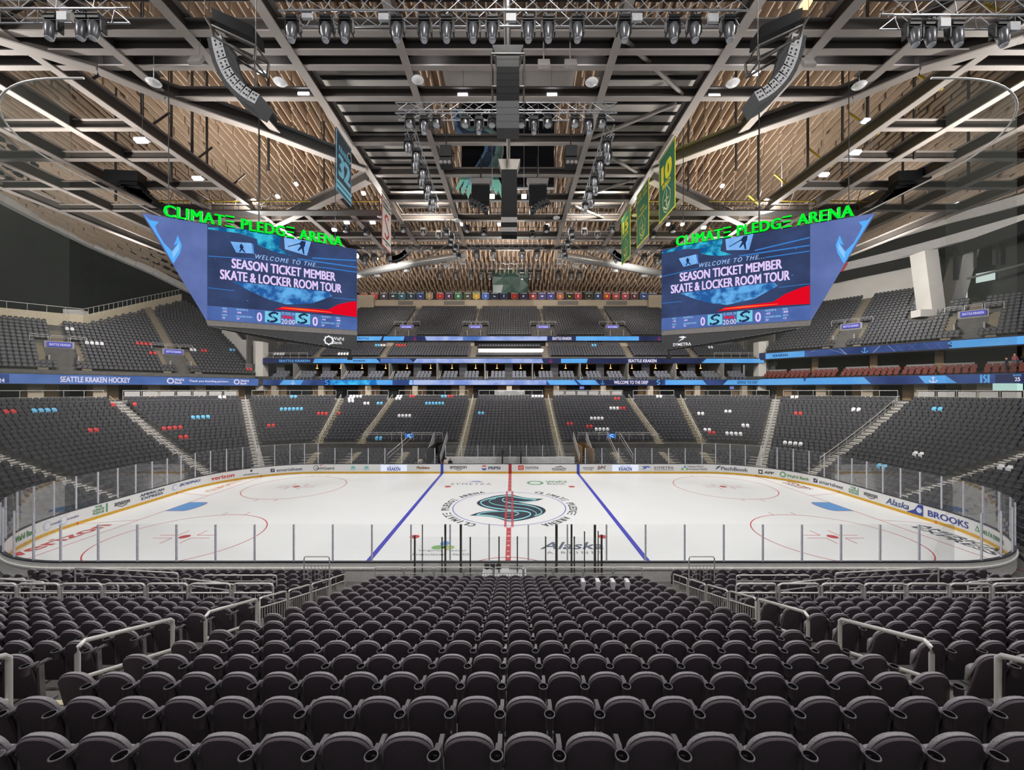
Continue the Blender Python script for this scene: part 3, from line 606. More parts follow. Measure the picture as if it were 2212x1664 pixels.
# one object for all seats past the 300 nearest
me = bpy.data.meshes.new('distant_seat_rows')
def merge(a, b):
    ma, mb_ = a.data, b.data; na, nb = len(ma.vertices), len(mb_.vertices)
    co = np.empty((na+nb)*3); q = np.empty(na*3); ma.vertices.foreach_get('co', q); co[:na*3] = q; q = np.empty(nb*3); mb_.vertices.foreach_get('co', q); co[na*3:] = q
    la, lb = len(ma.loops), len(mb_.loops); vi = np.empty(la+lb, np.int32); q = np.empty(la, np.int32); ma.loops.foreach_get('vertex_index', q); vi[:la] = q; q = np.empty(lb, np.int32); mb_.loops.foreach_get('vertex_index', q); vi[la:] = q+na
    pa, pb = len(ma.polygons), len(mb_.polygons)
    def g(attr, off, dt):
        q1 = np.empty(pa, dt); ma.polygons.foreach_get(attr, q1); q2 = np.empty(pb, dt); mb_.polygons.foreach_get(attr, q2); return np.concatenate([q1, q2+off if off else q2])
    me.vertices.add(na+nb); me.vertices.foreach_set('co', co); me.loops.add(la+lb); me.loops.foreach_set('vertex_index', vi); me.polygons.add(pa+pb)
    me.polygons.foreach_set('loop_start', g('loop_start', la, np.int32)); 
    for m in list(ma.materials)+list(mb_.materials): me.materials.append(m)
    me.polygons.foreach_set('material_index', g('material_index', len(ma.materials), np.int32)); me.polygons.foreach_set('use_smooth', g('use_smooth', 0, bool)); me.update(calc_edges=True)
    for o in (a, b): d = o.data; bpy.data.objects.remove(o); bpy.data.meshes.remove(d)
    o = bpy.data.objects.new('distant_seat_rows', me); COL.objects.link(o); return o
mass = merge(stuff_near, stuff_far)
tag(mass, 'rows of dark folding seats filling the far, end and upper stands', 'seats', 'arena seating beyond the nearest rows', 'stuff')
# ---- coloured covers on single seats
cov = {'w': mat('cover_white', (226, 226, 230), .7), 'r': mat('cover_red', (196, 62, 64), .7), 'b': mat('cover_blue', (110, 190, 232), .7)}
cn = {'w': 'white', 'r': 'red', 'b': 'light blue'}
CT = MB(); slab_seat(CT, [(-.2, .44), (-.215, .72), (-.13, .875), (.13, .875), (.215, .72), (.2, .44)], [(-.02, 0), (.08, 0), (.10, .1)], lean); slab_seat(CT, [(-.2, .36), (-.2, .68), (-.15, .72), (.15, .72), (.2, .68), (.2, .36)], [(.135, 0), (.25, 0), (.262, .1)], lambda z: .05*(.7-z))
for i in range(len(CT.s)): CT.s[i] = False
cme = {k: CT.mesh('seat_cover_mesh', v) for k, v in cov.items()}
FD = FT[:, 1]+D0; FPX = X0+F*(FT[:, 0]-CX)/FD; FPY = Y0-F*(FT[:, 2]+.6-CZ)/FD; taken = set()
W_ = 'leftmost|second|third|fourth|fifth|sixth'.split('|')
def covers(px, py, dx, c, n, where, dy=0.):
    for i in range(n):
        if i == 0: e = (FPX-px)**2+(2*(FPY-py))**2
        else: e = (FPX-FPX[j]-dx)**2+(np.abs(FT[:, 2]-FT[j, 2]) > .05)*1e6+((FPX-FPX[j]) < dx*.25)*1e5
        for j in np.argsort(e)[:30]:
            if int(j) not in taken: break
        taken.add(int(j)); x, y, z, r = FT[j]
        o = bpy.data.objects.new('seat_cover', cme[c]); COL.objects.link(o); o.location = (x, y, z); o.rotation_euler = (0, 0, r)
        tag(o, '%s seat cover, %s of %s %s' % (cn[c], W_[i], {2: 'two', 3: 'three', 4: 'four', 6: 'six'}[n], where), 'seat cover', 'coloured seat covers in the stands')
for a in ((78, 889, 12.5, 'b', 4, 'high in the far left end stand'), (195, 932, 12, 'r', 2, 'low in the far left end stand'), (3, 893, 9, 'r', 2, 'at the left photo edge'),
    (349, 925, 11.5, 'r', 4, 'left of the corner stairs'), (387, 948, 10.5, 'r', 2, 'below the row of four by the corner stairs'), (420, 905, 10, 'b', 4, 'in the left corner block'), (262, 874, 10, 'r', 2, 'top of the left corner block'), (470, 861, 9, 'w', 2, 'top right of the left corner block'),
    (612, 882, 9.5, 'b', 6, 'in the block right of the corner stairs'), (687, 897, 9, 'r', 4, 'beside the stairs left of the narrow block'), (582, 918, 10, 'r', 2, 'mid-height right of the corner stairs'), (628, 860, 9, 'b', 2, 'top of the block right of the corner stairs'),
    (759, 848, 6.5, 'w', 4, 'along the back row of the narrow left block'), (757, 859, 6, 'w', 2, 'just under that back row'), (755, 864, 6, 'w', 2, 'lowest pair of the narrow left block'), (792, 874, 7, 'w', 2, 'right half of the narrow left block'), (820, 874, 7, 'b', 2, 'against the rail of the narrow left block'),
    (859, 853, 7, 'w', 2, 'top left of the block left of centre'), (857, 858, 7, 'w', 2, 'second row of the block left of centre'), (885, 858, 7, 'r', 2, 'upper rows left of centre'), (955, 858, 6.5, 'b', 2, 'upper rows beside the centre-left aisle'), (970, 858, 6.5, 'r', 2, 'next to the centre-left aisle'), (920, 874, 7.3, 'b', 6, 'in the block left of centre'), (864, 896, 7.5, 'w', 4, 'in the block left of centre'), (815, 944, 9, 'b', 2, 'bottom of the block left of centre'),
    (1034, 895, 7.5, 'b', 2, 'in the centre block'), (1152, 847, 6.5, 'w', 4, 'by the club sign of the centre block'), (1326, 863, 7, 'r', 2, 'top right of the block right of centre'), (1316, 884, 7, 'w', 3, 'right side of the block right of centre'), (1338, 884, 7, 'r', 2, 'right side of the block right of centre'), (1274, 906, 7.5, 'w', 4, 'mid-height of the block right of centre'), (1229, 918, 8, 'r', 2, 'left side of the block right of centre'), (1265, 924, 8, 'r', 2, 'low in the block right of centre'), (1284, 931, 8, 'w', 4, 'low in the block right of centre'),
    (1423, 852, 6, 'w', 2, 'top of the narrow right block'), (1511, 896, 8.5, 'w', 2, 'left of the wide right block'), (1567, 891, 9, 'w', 2, 'middle of the wide right block'), (1605, 917, 10, 'w', 2, 'right of the wide right block'), (1518, 932, 8.5, 'w', 2, 'low left of the wide right block'), (1536, 933, 8.5, 'r', 2, 'low left of the wide right block'), (1573, 936, 9.5, 'w', 4, 'low right of the wide right block'),
    (1716, 860, 9, 'w', 2, 'top of the right corner block'), (1846, 886, 10, 'w', 2, 'upper right of the right corner block'), (1722, 895, 9, 'r', 2, 'left of the right corner block'), (1696, 959, 9.5, 'w', 4, 'low in the right corner block'), (2025, 885, 11, 'b', 2, 'high in the far right end stand'), (1976, 984, 12, 'w', 2, 'low in the far right end stand'), (1904, 1006, 12, 'b', 2, 'behind the right end glass'), (2174, 1003, 14, 'w', 2, 'at the right photo edge'),
    (131, 708, 11, 'w', 2, 'high in the left upper stand'), (192, 743, 11, 'w', 4, 'middle of the left upper stand'), (296, 742, 10.5, 'r', 4, 'middle of the left upper stand'), (327, 760, 11, 'r', 2, 'beside the left upper portal'), (414, 758, 10, 'w', 2, 'right of the left upper portal'), (434, 759, 10, 'r', 2, 'right of the left upper portal'), (497, 755, 9, 'b', 2, 'right side of the left upper stand'), (535, 796, 10, 'r', 2, 'bottom right of the left upper stand'),
    (814, 748, 6.5, 'b', 2, 'at the back of the left club rows'), (827, 748, 6.5, 'w', 2, 'at the back of the left club rows'), (860, 748, 6, 'r', 4, 'at the back of the middle club rows'), (736, 770, 7, 'w', 4, 'along the front of the left club rows'), (598, 766, 8, 'w', 4, 'below the left scoreboard'), (1280, 748, 6, 'b', 2, 'at the back of the right club rows'), (1528, 750, 7, 'w', 2, 'below the right scoreboard')): covers(*a)
# ================================================================== STAIRS AND RAILS IN THE STANDS
def stairs(name, t, K0, K1, w=1.02, s_of=S_, z_of=None, mats=None):
    m = MB(); x0, y0, nx, ny = pos(t, 0); rz = math.atan2(ny, nx)-math.pi/2
    for K in range(K0, K1):
        s = s_of(K); z = z_of(K) if z_of else tread(s); h = .17
        for e, q in ((.0, 0), (.42, .5)):
            dz = (tread(s+DS)-tread(s) if not z_of else .2)*q
            x, y, _, _ = pos(t, s-.44+e+.42); m.box((x, y, z+dz-.17), (w, .84, .36), rz, 0)
            x, y, _, _ = pos(t, s-.44+e+.03); m.box((x, y, z+dz+.012), (w*1.01, .09, .03), rz, 1); 
            x, y, _, _ = pos(t, s-.44+e-.005); m.box((x, y, z+dz-.03), (w*1.01, .02, .05), rz, 1)
    return struct(m.build(name, mats or [step_m, nose_m]))
def aisle_rail(t, K0, K1, label, off=0., broken=True):
    m = MB(); rows = list(range(K0, K1, 2)); P = []
    for K in rows:
        x, y, nx, ny = pos(t, S_(K)); z = tread(S_(K)); p = Vector((x-ny*off, y+nx*off, z)); P.append(p)
        m.tube([p, p+Vector((0, 0, .95))], .03, 5)
    m.tube([p+Vector((0, 0, .95)) for p in P], .035, 5); m.tube([p+Vector((0, 0, .5)) for p in P], .022, 5)
    return tag(m.build('aisle_handrail', steel), label, 'handrail', 'handrails in the far aisles')
NAME = {6.3: 'centre', 19.8: 'second', 23.74: 'third', 27.6: 'corner', 31.65: 'wide corner', 39.8: 'end'}
for g, sd in ((-1, 'left'), (1, 'right')):
    for t, k0 in ((6.3, 0), (19.8, 6), (23.74, 6), (27.6, -1), (31.65, -2), (39.8, -2)):
        stairs('aisle_stairs', g*t, k0, KT, 1.02 if t < 30 else 1.35, mats=None if t < 26 else [mat('step_pale', (140, 136, 132), .8), mat('step_white', (226, 222, 216), .6)])
        if t < 39: aisle_rail(g*t, max(k0, 2) if t > 27 else k0, KT+1, 'white handrail up the %s aisle on the far %s side' % (NAME[t], sd), .0 if t < 31 else .55)
    for t in (13.4, 19.4, 23.6): stairs('aisle_stairs', g*t, 0, 6, .8, lambda i: 1.0+.9*i, lambda i: .35+.2*i)
    for i, K in enumerate(range(0, 18, 3)):     # short hoop rails on the end aisle
        x, y, _, _ = pos(g*39.8, S_(K)); z = tread(S_(K)); a = Vector((x, y-.5, z)); b = Vector((x+g*.8, y-.5, z+.3))
        m = MB(); m.tube([a, a+Vector((0, 0, .9)), b+Vector((0, 0, .75)), b], .03, 6); m.tube([a+Vector((0, 0, .5)), b+Vector((0, 0, .4))], .02, 5)
        tag(m.build('hoop_rail', steel), 'white hoop rail, %s up the %s end aisle steps' % (ORD[i+1], sd), 'handrail', 'hoop rails on the end aisles')
def guard(p0, p1, h, label, group, pick=0, post=None, r=.028, low=.0, infill=None, name='guard_rail', hoop=True):
    """rail panel from p0 to p1 (floor points)"""
    p0, p1 = Vector(p0), Vector(p1); U = Vector((0, 0, 1)); L = (p1-p0).length; d = (p1-p0)/L; m = MB()
    if hoop: m.tube([p0, p0+U*(h-.09), p0+U*(h-.02)+d*.03, p0+U*h+d*.1, p1+U*h-d*.1, p1+U*(h-.02)-d*.03, p1+U*(h-.09), p1], r, 6)
    else:
        m.tube([p0+U*h, p1+U*h], r, 6)
        for i in range(max(2, round(L/1.6)+1)): q = p0+d*(L*i/(max(2, round(L/1.6)+1)-1)); m.tube([q, q+U*h], r*.9, 5)
    m.tube([p0+U*(h*.76), p1+U*(h*.76)], r*.8, 6)
    if pick:
        m.tube([p0+U*(.1), p1+U*(.1)], r*.7, 5); n = int(L/pick)
        for i in range(1, n): q = p0+d*(L*i/n); m.tube([q+U*.1, q+U*h*.76], .011, 4)
    o = tag(m.build(name, steel), label, 'railing', group)
    if infill:
        q = MB(); q.bar(p0+U*.52*h, p1+U*.52*h, .03, .62*h); q.build('infill_panel', infill, o)
    return o
# railings in front of the near stand
for i in range(9):
    x0 = -5.72+1.292*i+.0; guard((x0, -15.35, .75), (x0+1.24, -15.35, .75), 1.1, 'picket guard rail before the centre block, %s from the left' % ORD[i+1], 'guard rails at the front of the near stand', .115)
for g, sd in ((-1, 'left'), (1, 'right')):
    for i in range(8):
        x0 = g*(7.0+1.295*i); guard((x0, -20.55, 2.5), (x0+g*1.2, -20.55, 2.5), 1.17, 'picket guard rail before the near %s block, %s from the aisle' % (sd, ORD[i+1]), 'guard rails at the front of the near stand', .13, r=.032)
    ax = -6.25 if g < 0 else 6.47
    for i, (d0, d1) in enumerate(((3.45, 5.13), (5.94, 7.6), (8.42, 10.1))):
        y0, y1 = d0-D0, d1-D0; z0, z1 = tread(-RY-y0), tread(-RY-y1); x = ax
        m = MB(); a, b = Vector((x, y0, z0-.1)), Vector((x, y1, z1-.1)); U = Vector((0, 0, 1)); dd = (b-a).normalized()
        m.tube([a, a+U*1.0, a+U*1.1+dd*.02, a+U*1.17+dd*.1, b+U*1.2-dd*.05, b+U*1.16, b+U*1.1, b], .034, 8); m.tube([a+U*.62, b+U*.62], .03, 8)
        tag(m.build('aisle_handrail', steel), 'silver two-bar handrail in the near %s aisle, %s from the photo bottom' % (sd, ORD[i+1]), 'handrail', 'handrails in the near aisles')
    for i in range(4):
        d0 = 10.9+1.42*i; y0, y1 = d0-D0, d0+1.3-D0; x = g*6.78+.1
        guard((x, y0, tread(-RY-y0)-.15), (x, y1, tread(-RY-y1)-.15), 1.15, 'sloping picket railing beside the near %s steps, %s going down' % (sd, ORD[i+1]), 'picket railings by the near steps', .12)
    x = g*7.9+.1; guard((x-.1*g, -15.3, .75), (x+g*1.0, -15.3, .75), 1.55, 'tall gate rail at the foot of the near %s steps' % sd, None, .14)
    for i, (xa, xb, y, z) in enumerate(((9.4, 12.4, -16.3, .95), (13.6, 18.4, -16.1, .95), (19.3, 22.4, -16.6, .95), (17.6, 21.5, -17.4, 1.2), (14.2, 17.4, -18.0, 1.4), (10.2, 12.6, -17.6, 1.2))):
        guard((g*xa, y, z), (g*xb, y+.5*(i % 2), z), 1.0, 'low silver rail among the near %s floor seats, %s' % (sd, ['beside the steps', 'in the middle', 'near the corner', 'behind the corner one', 'behind the middle one', 'behind the one by the steps'][i]), 'low rails among the near floor seats', hoop=True)
    stairs_x = ax
    m = MB()
    for K in range(0, 18):
        s = S_(K); z = tread(s)
        for e, q in ((0, 0), (.42, .5)): m.box((ax, -RY-s+.44-e-.42, z-.17+q*.33), (1.1, .84, .36), 0, 0); m.box((ax, -RY-s+.44-e-.05, z+.012+q*.33), (1.1, .09, .03), 0, 1)
    struct(m.build('aisle_stairs', [step_m, nose_m]))
# rails at the back of the far lower sections
secs = [(-50, -39.8, 1), (-39.8, -31.65, 0), (-31.65, -27.6, 1), (-27.6, -23.74, 0), (-23.74, -19.8, 0), (-19.8, -6.3, 0), (-6.3, 6.3, 0), (6.3, 19.8, 1), (19.8, 23.74, 0), (23.74, 27.6, 0), (27.6, 31.65, 0), (31.65, 39.8, 1), (39.8, 50, 1)]
panel_m = mat('rail_panel', (178, 176, 174), .5)
sB = S_(KT-1)+.55
for n, (a, b, inf) in enumerate(secs):
    k = 1 if abs(a) < 22 and abs(b) < 22 else 3; la, lb = lenat(a, sB)+.9, lenat(b, sB)-.9; m = MB(); q = MB(); U = Vector((0, 0, 1)); N = max(2, int((lb-la)/1.7))
    P = [Vector((*pos(tat(la+(lb-la)*i/N, sB), sB)[:2], ZC+.1)) for i in range(N+1)]
    m.tube([p+U*1.35 for p in P], .04, 6); m.tube([p+U*.6 for p in P], .025, 5)
    for p in P: m.tube([p-U*.1, p+U*1.35], .03, 5)
    for p0, p1 in zip(P[:-1], P[1:]):
        m.bar(p0+U*.2, p1+U*.2, .12, .5)
        if inf: d = (p1-p0); q.bar(p0+d*.08+U*.92, p1-d*.08+U*.92, .03, .62)
    o = tag(m.build('guard_rail', steel), 'pale guard rail behind the %s lower section from the left' % ORD[n+1], 'railing', 'guard rails behind the lower stands')
    if inf: q.build('infill_panel', panel_m, o)
# rails and side walls on the far lower level
glass_wall = MATS['rink_glass']
for g in (-1, 1):
    struct(MB().box((g*49, 46, 14), (.3, 9, 22)).box((g*53, 50, 14), (9, .3, 22)).build('wall_corner_back', MATS['portal_concrete'] if 'portal_concrete' in MATS else concrete))
tag(MB().box((at(1101, 848, 68.5)), (5.2, .25, .8)).build('club_sign', mat('club_sign_grey', (150, 150, 152), .5)), 'grey club sign box above the far centre block', 'sign')
m = MB()
for px, s, dy in ((1083, 'SYMETRA', .06), (1083, 'CLUB', -.24), (1124, 'SYMETRA', .06), (1124, 'CLUB', -.24)): q = at(px, 848, 68.3); text_into(m, s, lambda x, y: (q[0]+x, q[1]-.0, q[2]+dy+y), h=.2)
o_ = m.build('lettering', white_p, bpy.data.objects['club_sign'])
for g, sd in ((-1, 'left'), (1, 'right')):
    P = [Vector((*pos(g*t, 6.9)[:2], 2.9)) for t in (8.9, 13.0, 13.8, 19.3)]
    for i in (0, 2): guard(P[i], P[i+1], 1.0, 'rail above the far front rows, %s, %s the team flag' % (sd, 'inside' if i == 0 else 'outside'), 'rails on the far lower level', hoop=False)
    o = thing('team_sign', 'small blue sign with pale S crest over the far %s walkway' % sd, 'sign', (g*13.5, 20.5, 3.0))
    MB().box((g*13.5, 20.55, 3.35), (1.1, .06, .75)).build('panel', emi('sign_blue', (40, 110, 200), .9), o)
    MBx = MB(); band_into(MBx, spline([(.22, .2), (0, .26), (-.2, .12), (0, 0), (.2, -.12), (0, -.26), (-.22, -.2)]), .1, lambda x, y: (g*13.5+x, 20.51, 3.35+y)); MBx.build('crest', emi('sign_pale', (170, 220, 250), 1.), o)
    for e in (-.9, .9):
        a, b = Vector((g*13.5+e*g*1.0, 14.2, 1.0)), Vector((g*13.5+e*.9, 19.8, 2.9)); m = MB(); m.tube([a, a+Vector((0, 0, 1)), b+Vector((0, 0, 1.1)), b], .035, 6); m.tube([a+Vector((0, 0, .5)), b+Vector((0, 0, .6))], .02, 5)
        tag(m.build('ramp_rail', steel), 'sloping rail %s the small blue sign, far %s side' % ('left of' if e*1 < 0 else 'right of', sd), 'railing', 'sloping rails on the far lower level')
    # player tunnel beside the bench
    m = MB(); m.box((g*8.25, 15.9, 1.5), (.12, 5.2, 2.9)); m.box((g*9.6, 15.9, 1.4), (.12, 5.2, 2.6)); m.box((g*8.9, 18.6, 1.4), (1.4, .1, 2.8)); struct(m.build('wall_tunnel', dark if g < 0 else mat('tunnel_brown', (120, 92, 60), .8)))
    for x in (8.1, 9.75):
        a, b = Vector((g*x, 13.6, 1.0)), Vector((g*x, 18.8, 3.1)); m = MB(); m.bar(a+Vector((0, 0, .55)), b+Vector((0, 0, .55)), .04, 1.0); o = tag(m.build('tunnel_balustrade', mat('frosted_panel', (176, 178, 180), .4)), 'pale sloping balustrade on the %s side of the far %s player tunnel' % ('bench' if x < 9 else 'outer', sd), 'balustrade', 'balustrades of the player tunnels')
# players' bench
bench = thing('player_bench', 'white advert-covered back wall and long bench behind the far boards', 'bench', (0, 14.8, .3))
m = MB(); m.box((0, 14.78, .95), (15.2, .08, 1.3)); m.build('back_wall', board_m, bench); MB().box((0, 14.55, .75), (15, .3, .06)).build('bench_seat', mat('bench_blue_grey', (90, 94, 100), .5), bench)
m = MB()
for i in range(9):
    for j in range(3): text_into(m, 'SEATTLE', lambda x, y, i=i, j=j: (-6.9+1.7*i+(.3 if j % 2 else 0)+x, 14.725, .75+.28*j+y), w=.7, h=.09)
m.build('lettering', bmat((150, 150, 152)), bench)
m = MB()
for i in range(10): m.box((-7.65+1.7*i, 14.73, .95), (.05, .04, 1.3))
m.build('divider', stan_m, bench); MB().box((-.9, 14.2, 1.75), (.14, 1.6, 1.5)).build('divider', black, bench); MB().box((1.25, 14.2, 1.6), (.14, 1.6, 1.3)).build('divider', black, bench)
for i, (px, c, w) in enumerate(((945, (48, 60, 120), 'dark blue'), (952.5, (130, 34, 48), 'dark red'))):
    p = at(px, 1003, 46.6); tag(MB().lathe([(.2, 0), (.2, .04), (.14, .06), (.03, .55), (0, .55)], (p[0], p[1], .35+.55), 14).build('traffic_cone', mat('cone_%d' % i, c, .5)), '%s cone standing on the left end of the far bench' % w, 'cone')
# ------------------------------------------------------------------ scorer's table and penalty boxes
tb = thing('scorer_table', 'white scorer table with dark monitors behind the near centre boards', 'table', (-.1, -14.3, 0))
MB().box((-.13, -14.25, 1.12), (2.0, .75, .06)).build('table_top', white_p, tb); MB().box((-.13, -13.95, .6), (1.95, .1, 1.0)).build('front_panel', white_p, tb)
m = MB(); m.box((-1.02, -14.25, .55), (.08, .7, 1.1)); m.box((.78, -14.25, .55), (.08, .7, 1.1)); m.build('side_panel', white_p, tb)
for i in range(3): tag(MB().box((-.95+.27*i, -13.95, 1.28), (.24, .06, .24), 0, 0, .3).box((-.95+.27*i, -13.95, 1.165), (.1, .12, .03)).build('monitor', black), 'black monitor on the scorer table, %s from the left' % ORD[i+1], 'monitor', 'monitors on the scorer table')
tag(MB().box((.4, -13.98, 1.25), (.62, .05, .2)).box((.4, -13.98, 1.16), (.3, .14, .02)).build('console', mat('console_grey', (168, 172, 172), .4)), 'pale grey console standing on the right of the scorer table', 'console')
bpost = mat('black_post', (84, 78, 73), .45, .3)
for i, (px, d, pt, pb, w) in enumerate(((896, 18.3, 1159, 1240, .13), (912.5, 19.4, 1135, 1230, .07), (955, 18.3, 1162, 1240, .09), (962, 19.3, 1133, 1240, .17), (995.5, 19.3, 1133, 1240, .2), (1016, 18.3, 1162, 1240, .1), (1078, 18.3, 1161, 1236, .1), (1117.6, 18.3, 1161, 1236, .1), (1178.6, 18.3, 1161, 1240, .1), (1202, 19.3, 1133, 1240, .22), (1234.5, 19.3, 1133, 1240, .16), (1240.5, 18.3, 1161, 1240, .09), (1262.6, 18.7, 1150, 1236, .08), (1285, 19.3, 1134, 1240, .2), (1292, 18.9, 1149, 1236, .07), (1299.5, 18.3, 1157, 1240, .14))):
    x, y, zt = at(px, pt, d); m = MB(); w *= .55
    if w > .08: m.box((x-w*.28, y, (zt+.1)/2), (w*.4, .08, zt-.1)); m.box((x+w*.28, y, (zt+.1)/2), (w*.4, .08, zt-.1)); m.box((x, y+.02, (zt+.1)/2), (w*.3, .03, zt-.2))
    else: m.box((x, y, (zt+.1)/2), (w, .07, zt-.1)); m.box((x, y, zt), (w*1.15, .09, .05))
    m.box((x, y, .06), (w*1.6, .16, .12))
    tag(m.build('box_post', bpost), 'black post of the near penalty boxes, %s from the left' % ORD[i+1], 'post', 'black posts of the penalty boxes')
xs = [at(p, 1161, 18.3)[0] for p in (896, 955, 1016, 1078, 1117.6, 1178.6, 1240.5, 1299.5)]
for i, (a, b) in enumerate(zip(xs[:-1], xs[1:])):
    tag(MB().add([(a, -14.3, 1.1), (b, -14.3, 1.1), (b, -14.3, 2.78), (a, -14.3, 2.78)], [(0, 1, 2, 3)]).build('box_glass', glass), 'clear glass behind the near penalty boxes, %s from the left' % ORD[i+1], 'glass pane', 'glass panes of the penalty boxes')
for i, (a, b) in enumerate(((-4.35, -.98 - .2), (.98, 4.4))):
    bb = thing('penalty_bench', 'pale penalty box bench on the %s of the scorer table' % ('left', 'right')[i], 'bench', ((a+b)/2, -14.1, 0))
    MB().box(((a+b)/2, -14.0, .5), (b-a-.3, .4, .06)).build('bench_seat', white_p, bb); m = MB(); m.box(((a+b)/2, -14.25, .55), (b-a, .08, 1.05)); m.build('back_panel', back_m, bb)
    for x in (a+.4, b-.4): MB().box((x, -14.0, .24), (.06, .36, .47)).build('leg', back_m, bb)
# ------------------------------------------------------------------ a row of white-sided seat covers in the near centre block
tr = mat('white_tablet', (220, 220, 224), .4)
for i, px in enumerate((1261, 1293.5, 1326, 1357.5)):
    x, y, z = at(px, 1268, 14.2); tag(MB().prism([(x-.05, y, z-.13), (x+.03, y, z-.13), (x+.075, y, z+.14), (x+.05, y, z+.17), (x-.05, y, z+.17), (x-.075, y, z+.14)], (0, .3, 0)).build('seat_tablet', tr), 'white upright tablet between near centre seats, %s of four from the left' % ORD[i+1], 'tablet', 'white tablets between the near centre seats')
# ================================================================== FAR LEVELS: floors, walls, ribbons, suites
def wallq(name, pts, z0, z1, m):
    mb = MB()
    for (a, b), (c, d) in zip(pts[:-1], pts[1:]): mb.add([(a, b, z0), (c, d, z0), (c, d, z1), (a, b, z1)], [(0, 1, 2, 3)])
    return struct(mb.build(name, m))
def sp(g, b, t): return side(g, b, t, 0)[:2]
Q = [sp(-1, 46, 3), sp(-1, 0, 3), sp(1, 0, 3), sp(1, 46, 3)]
mb = MB(); 
for t0, t1 in zip(arc(-50, 50, 40)[:-1], arc(-50, 50, 40)[1:]):
    mb.add([(*pos(t0, sB-.2)[:2], ZC), (*pos(t1, sB-.2)[:2], ZC), (*pos(t1, sB+16)[:2], ZC), (*pos(t0, sB+16)[:2], ZC)], [(3, 2, 1, 0)])
struct(mb.build('floor_concourse', concrete))
wallq('wall_concourse', Q, ZC, 10.6, tan_wall)
for i in range(-5, 6):
    m = MB().box((i*8.75-.3, 41.9, 9.3), (1.0, .8, 2.6)); struct(m.build('concourse_column', beige))
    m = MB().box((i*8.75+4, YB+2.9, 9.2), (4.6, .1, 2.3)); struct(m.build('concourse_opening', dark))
for g in (-1, 1):
    for b in (4, 9, 15, 21, 27):
        x, y, _ = side(g, b, 2.4, 0); struct(MB().box((x, y, 9.3), (1.4, 1.4, 2.6), math.atan2(-SD[1], -g*SD[0])).build('concourse_column', beige if b % 2 else tan_wall))
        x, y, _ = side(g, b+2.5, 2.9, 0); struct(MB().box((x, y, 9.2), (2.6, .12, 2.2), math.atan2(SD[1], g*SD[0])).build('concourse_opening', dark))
scr = emi('tv_glow', (150, 165, 225), 1.0, (60, 80, 150), 3.)
for i, (px, py, d, w, h) in enumerate(((27, 836, 53, 1.3, .5), (230, 837, 62, 1.2, .5), (440, 838, 74, 1.0, .5), (478, 838, 75, 1.3, .5), (500, 838, 75.5, 1.2, .5), (1257, 838, 74.3, .8, .5), (1581, 838, 74.3, .8, .5))):
    x, y, z = at(px, py, d); tag(MB().box((x, y, z), (w, .08, h)).build('wall_screen', scr), 'small lit screen under the lower ribbon, %s from the left' % ORD[i+1], 'screen', 'screens along the concourse')
x, y, z = at(2190, 838, 49); tag(MB().box((x, y+.6, z+.1), (3.4, .3, .9)).build('window_booth', emi('booth_glow', (196, 236, 226), .95)), 'bright pale green lit booth window at the right photo edge', 'window', None, 'structure')
# slabs
def slabq(name, pts_in, off, z, th, m):
    mb = MB()
    for (a, b) in zip(pts_in[:-1], pts_in[1:]):
        a, b = Vector((*a, 0)), Vector((*b, 0)); d = (b-a).normalized(); n = Vector((d.y, -d.x, 0)); n = -n if n.y < 0 else n
        mb.add([(*(p+n*o).xy, zz) for o in (0, off) for p in (a, b) for zz in (z-th, z)], [(0, 2, 3, 1), (4, 5, 7, 6), (0, 4, 6, 2), (1, 3, 7, 5), (0, 1, 5, 4), (2, 6, 7, 3)])
    return struct(mb.build(name, m))
QR = [sp(-1, 46, .1), sp(-1, 0, .1), sp(1, 0, .1), sp(1, 46, .1)]
slabq('floor_suite_level', QR, 6, 11.45, .95, mat('slab_dark', (70, 68, 66), .8))
CQ = [(-46, 74.2-D0), (46, 74.2-D0)]; slabq('floor_club_level', CQ, 9, 15.3, .8, MATS['slab_dark'])
CQ3 = [(-46, 80.6-D0), (46, 80.6-D0)]; slabq('floor_upper_level', CQ3, 3, 20.2, .7, MATS['slab_dark'])
slabq('floor_right_upper', [sp(1, 0, .3), sp(1, 46, .3)], 6, 16.2, 1.1, MATS['slab_dark'])
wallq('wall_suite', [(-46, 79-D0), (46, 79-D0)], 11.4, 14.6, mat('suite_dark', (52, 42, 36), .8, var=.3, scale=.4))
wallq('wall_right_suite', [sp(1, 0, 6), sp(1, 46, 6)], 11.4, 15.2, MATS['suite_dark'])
wallq('wall_club', [(-46, 81-D0), (46, 81-D0)], 18.2, 19.5, beige)
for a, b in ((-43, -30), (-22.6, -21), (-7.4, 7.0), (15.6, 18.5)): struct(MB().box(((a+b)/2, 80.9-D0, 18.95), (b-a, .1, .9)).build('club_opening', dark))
wallq('wall_far', [(-60, 98.4-D0), (60, 98.4-D0)], 20, 34.5, beige)
for g in (-1, 1):
    struct(MB().box((g*37.6, 97.8-D0, 31.2), (8, .6, 3.2)).build('wall_wing', beige))
    struct(MB().box((g*46.8, 75-D0, 14), (1.4, 1.6, 9), 0).build('corner_pier', white_wall))
    struct(MB().prism([(g*46.5, 74.6-D0, 13), (g*46.5, 74.6-D0, 18.6), (g*52, 77-D0, 19.3), (g*58, 80-D0, 24), (g*58, 80-D0, 18), (g*49, 75.6-D0, 13)], (0, .5, 0)).build('wall_corner', white_wall))
    o = guard((g*38, 74.5-D0, 15.5), (g*46, 74.5-D0, 15.5), 1.0, 'rail at the outer %s end of the club rows' % ('left' if g < 0 else 'right'), None, hoop=False)
mw = MB().box((.0, 77.5-D0, 17.1), (12.6, .6, .85)); tag(mw.build('press_counter', white_p), 'long white counter in the middle of the far club rows', 'counter')
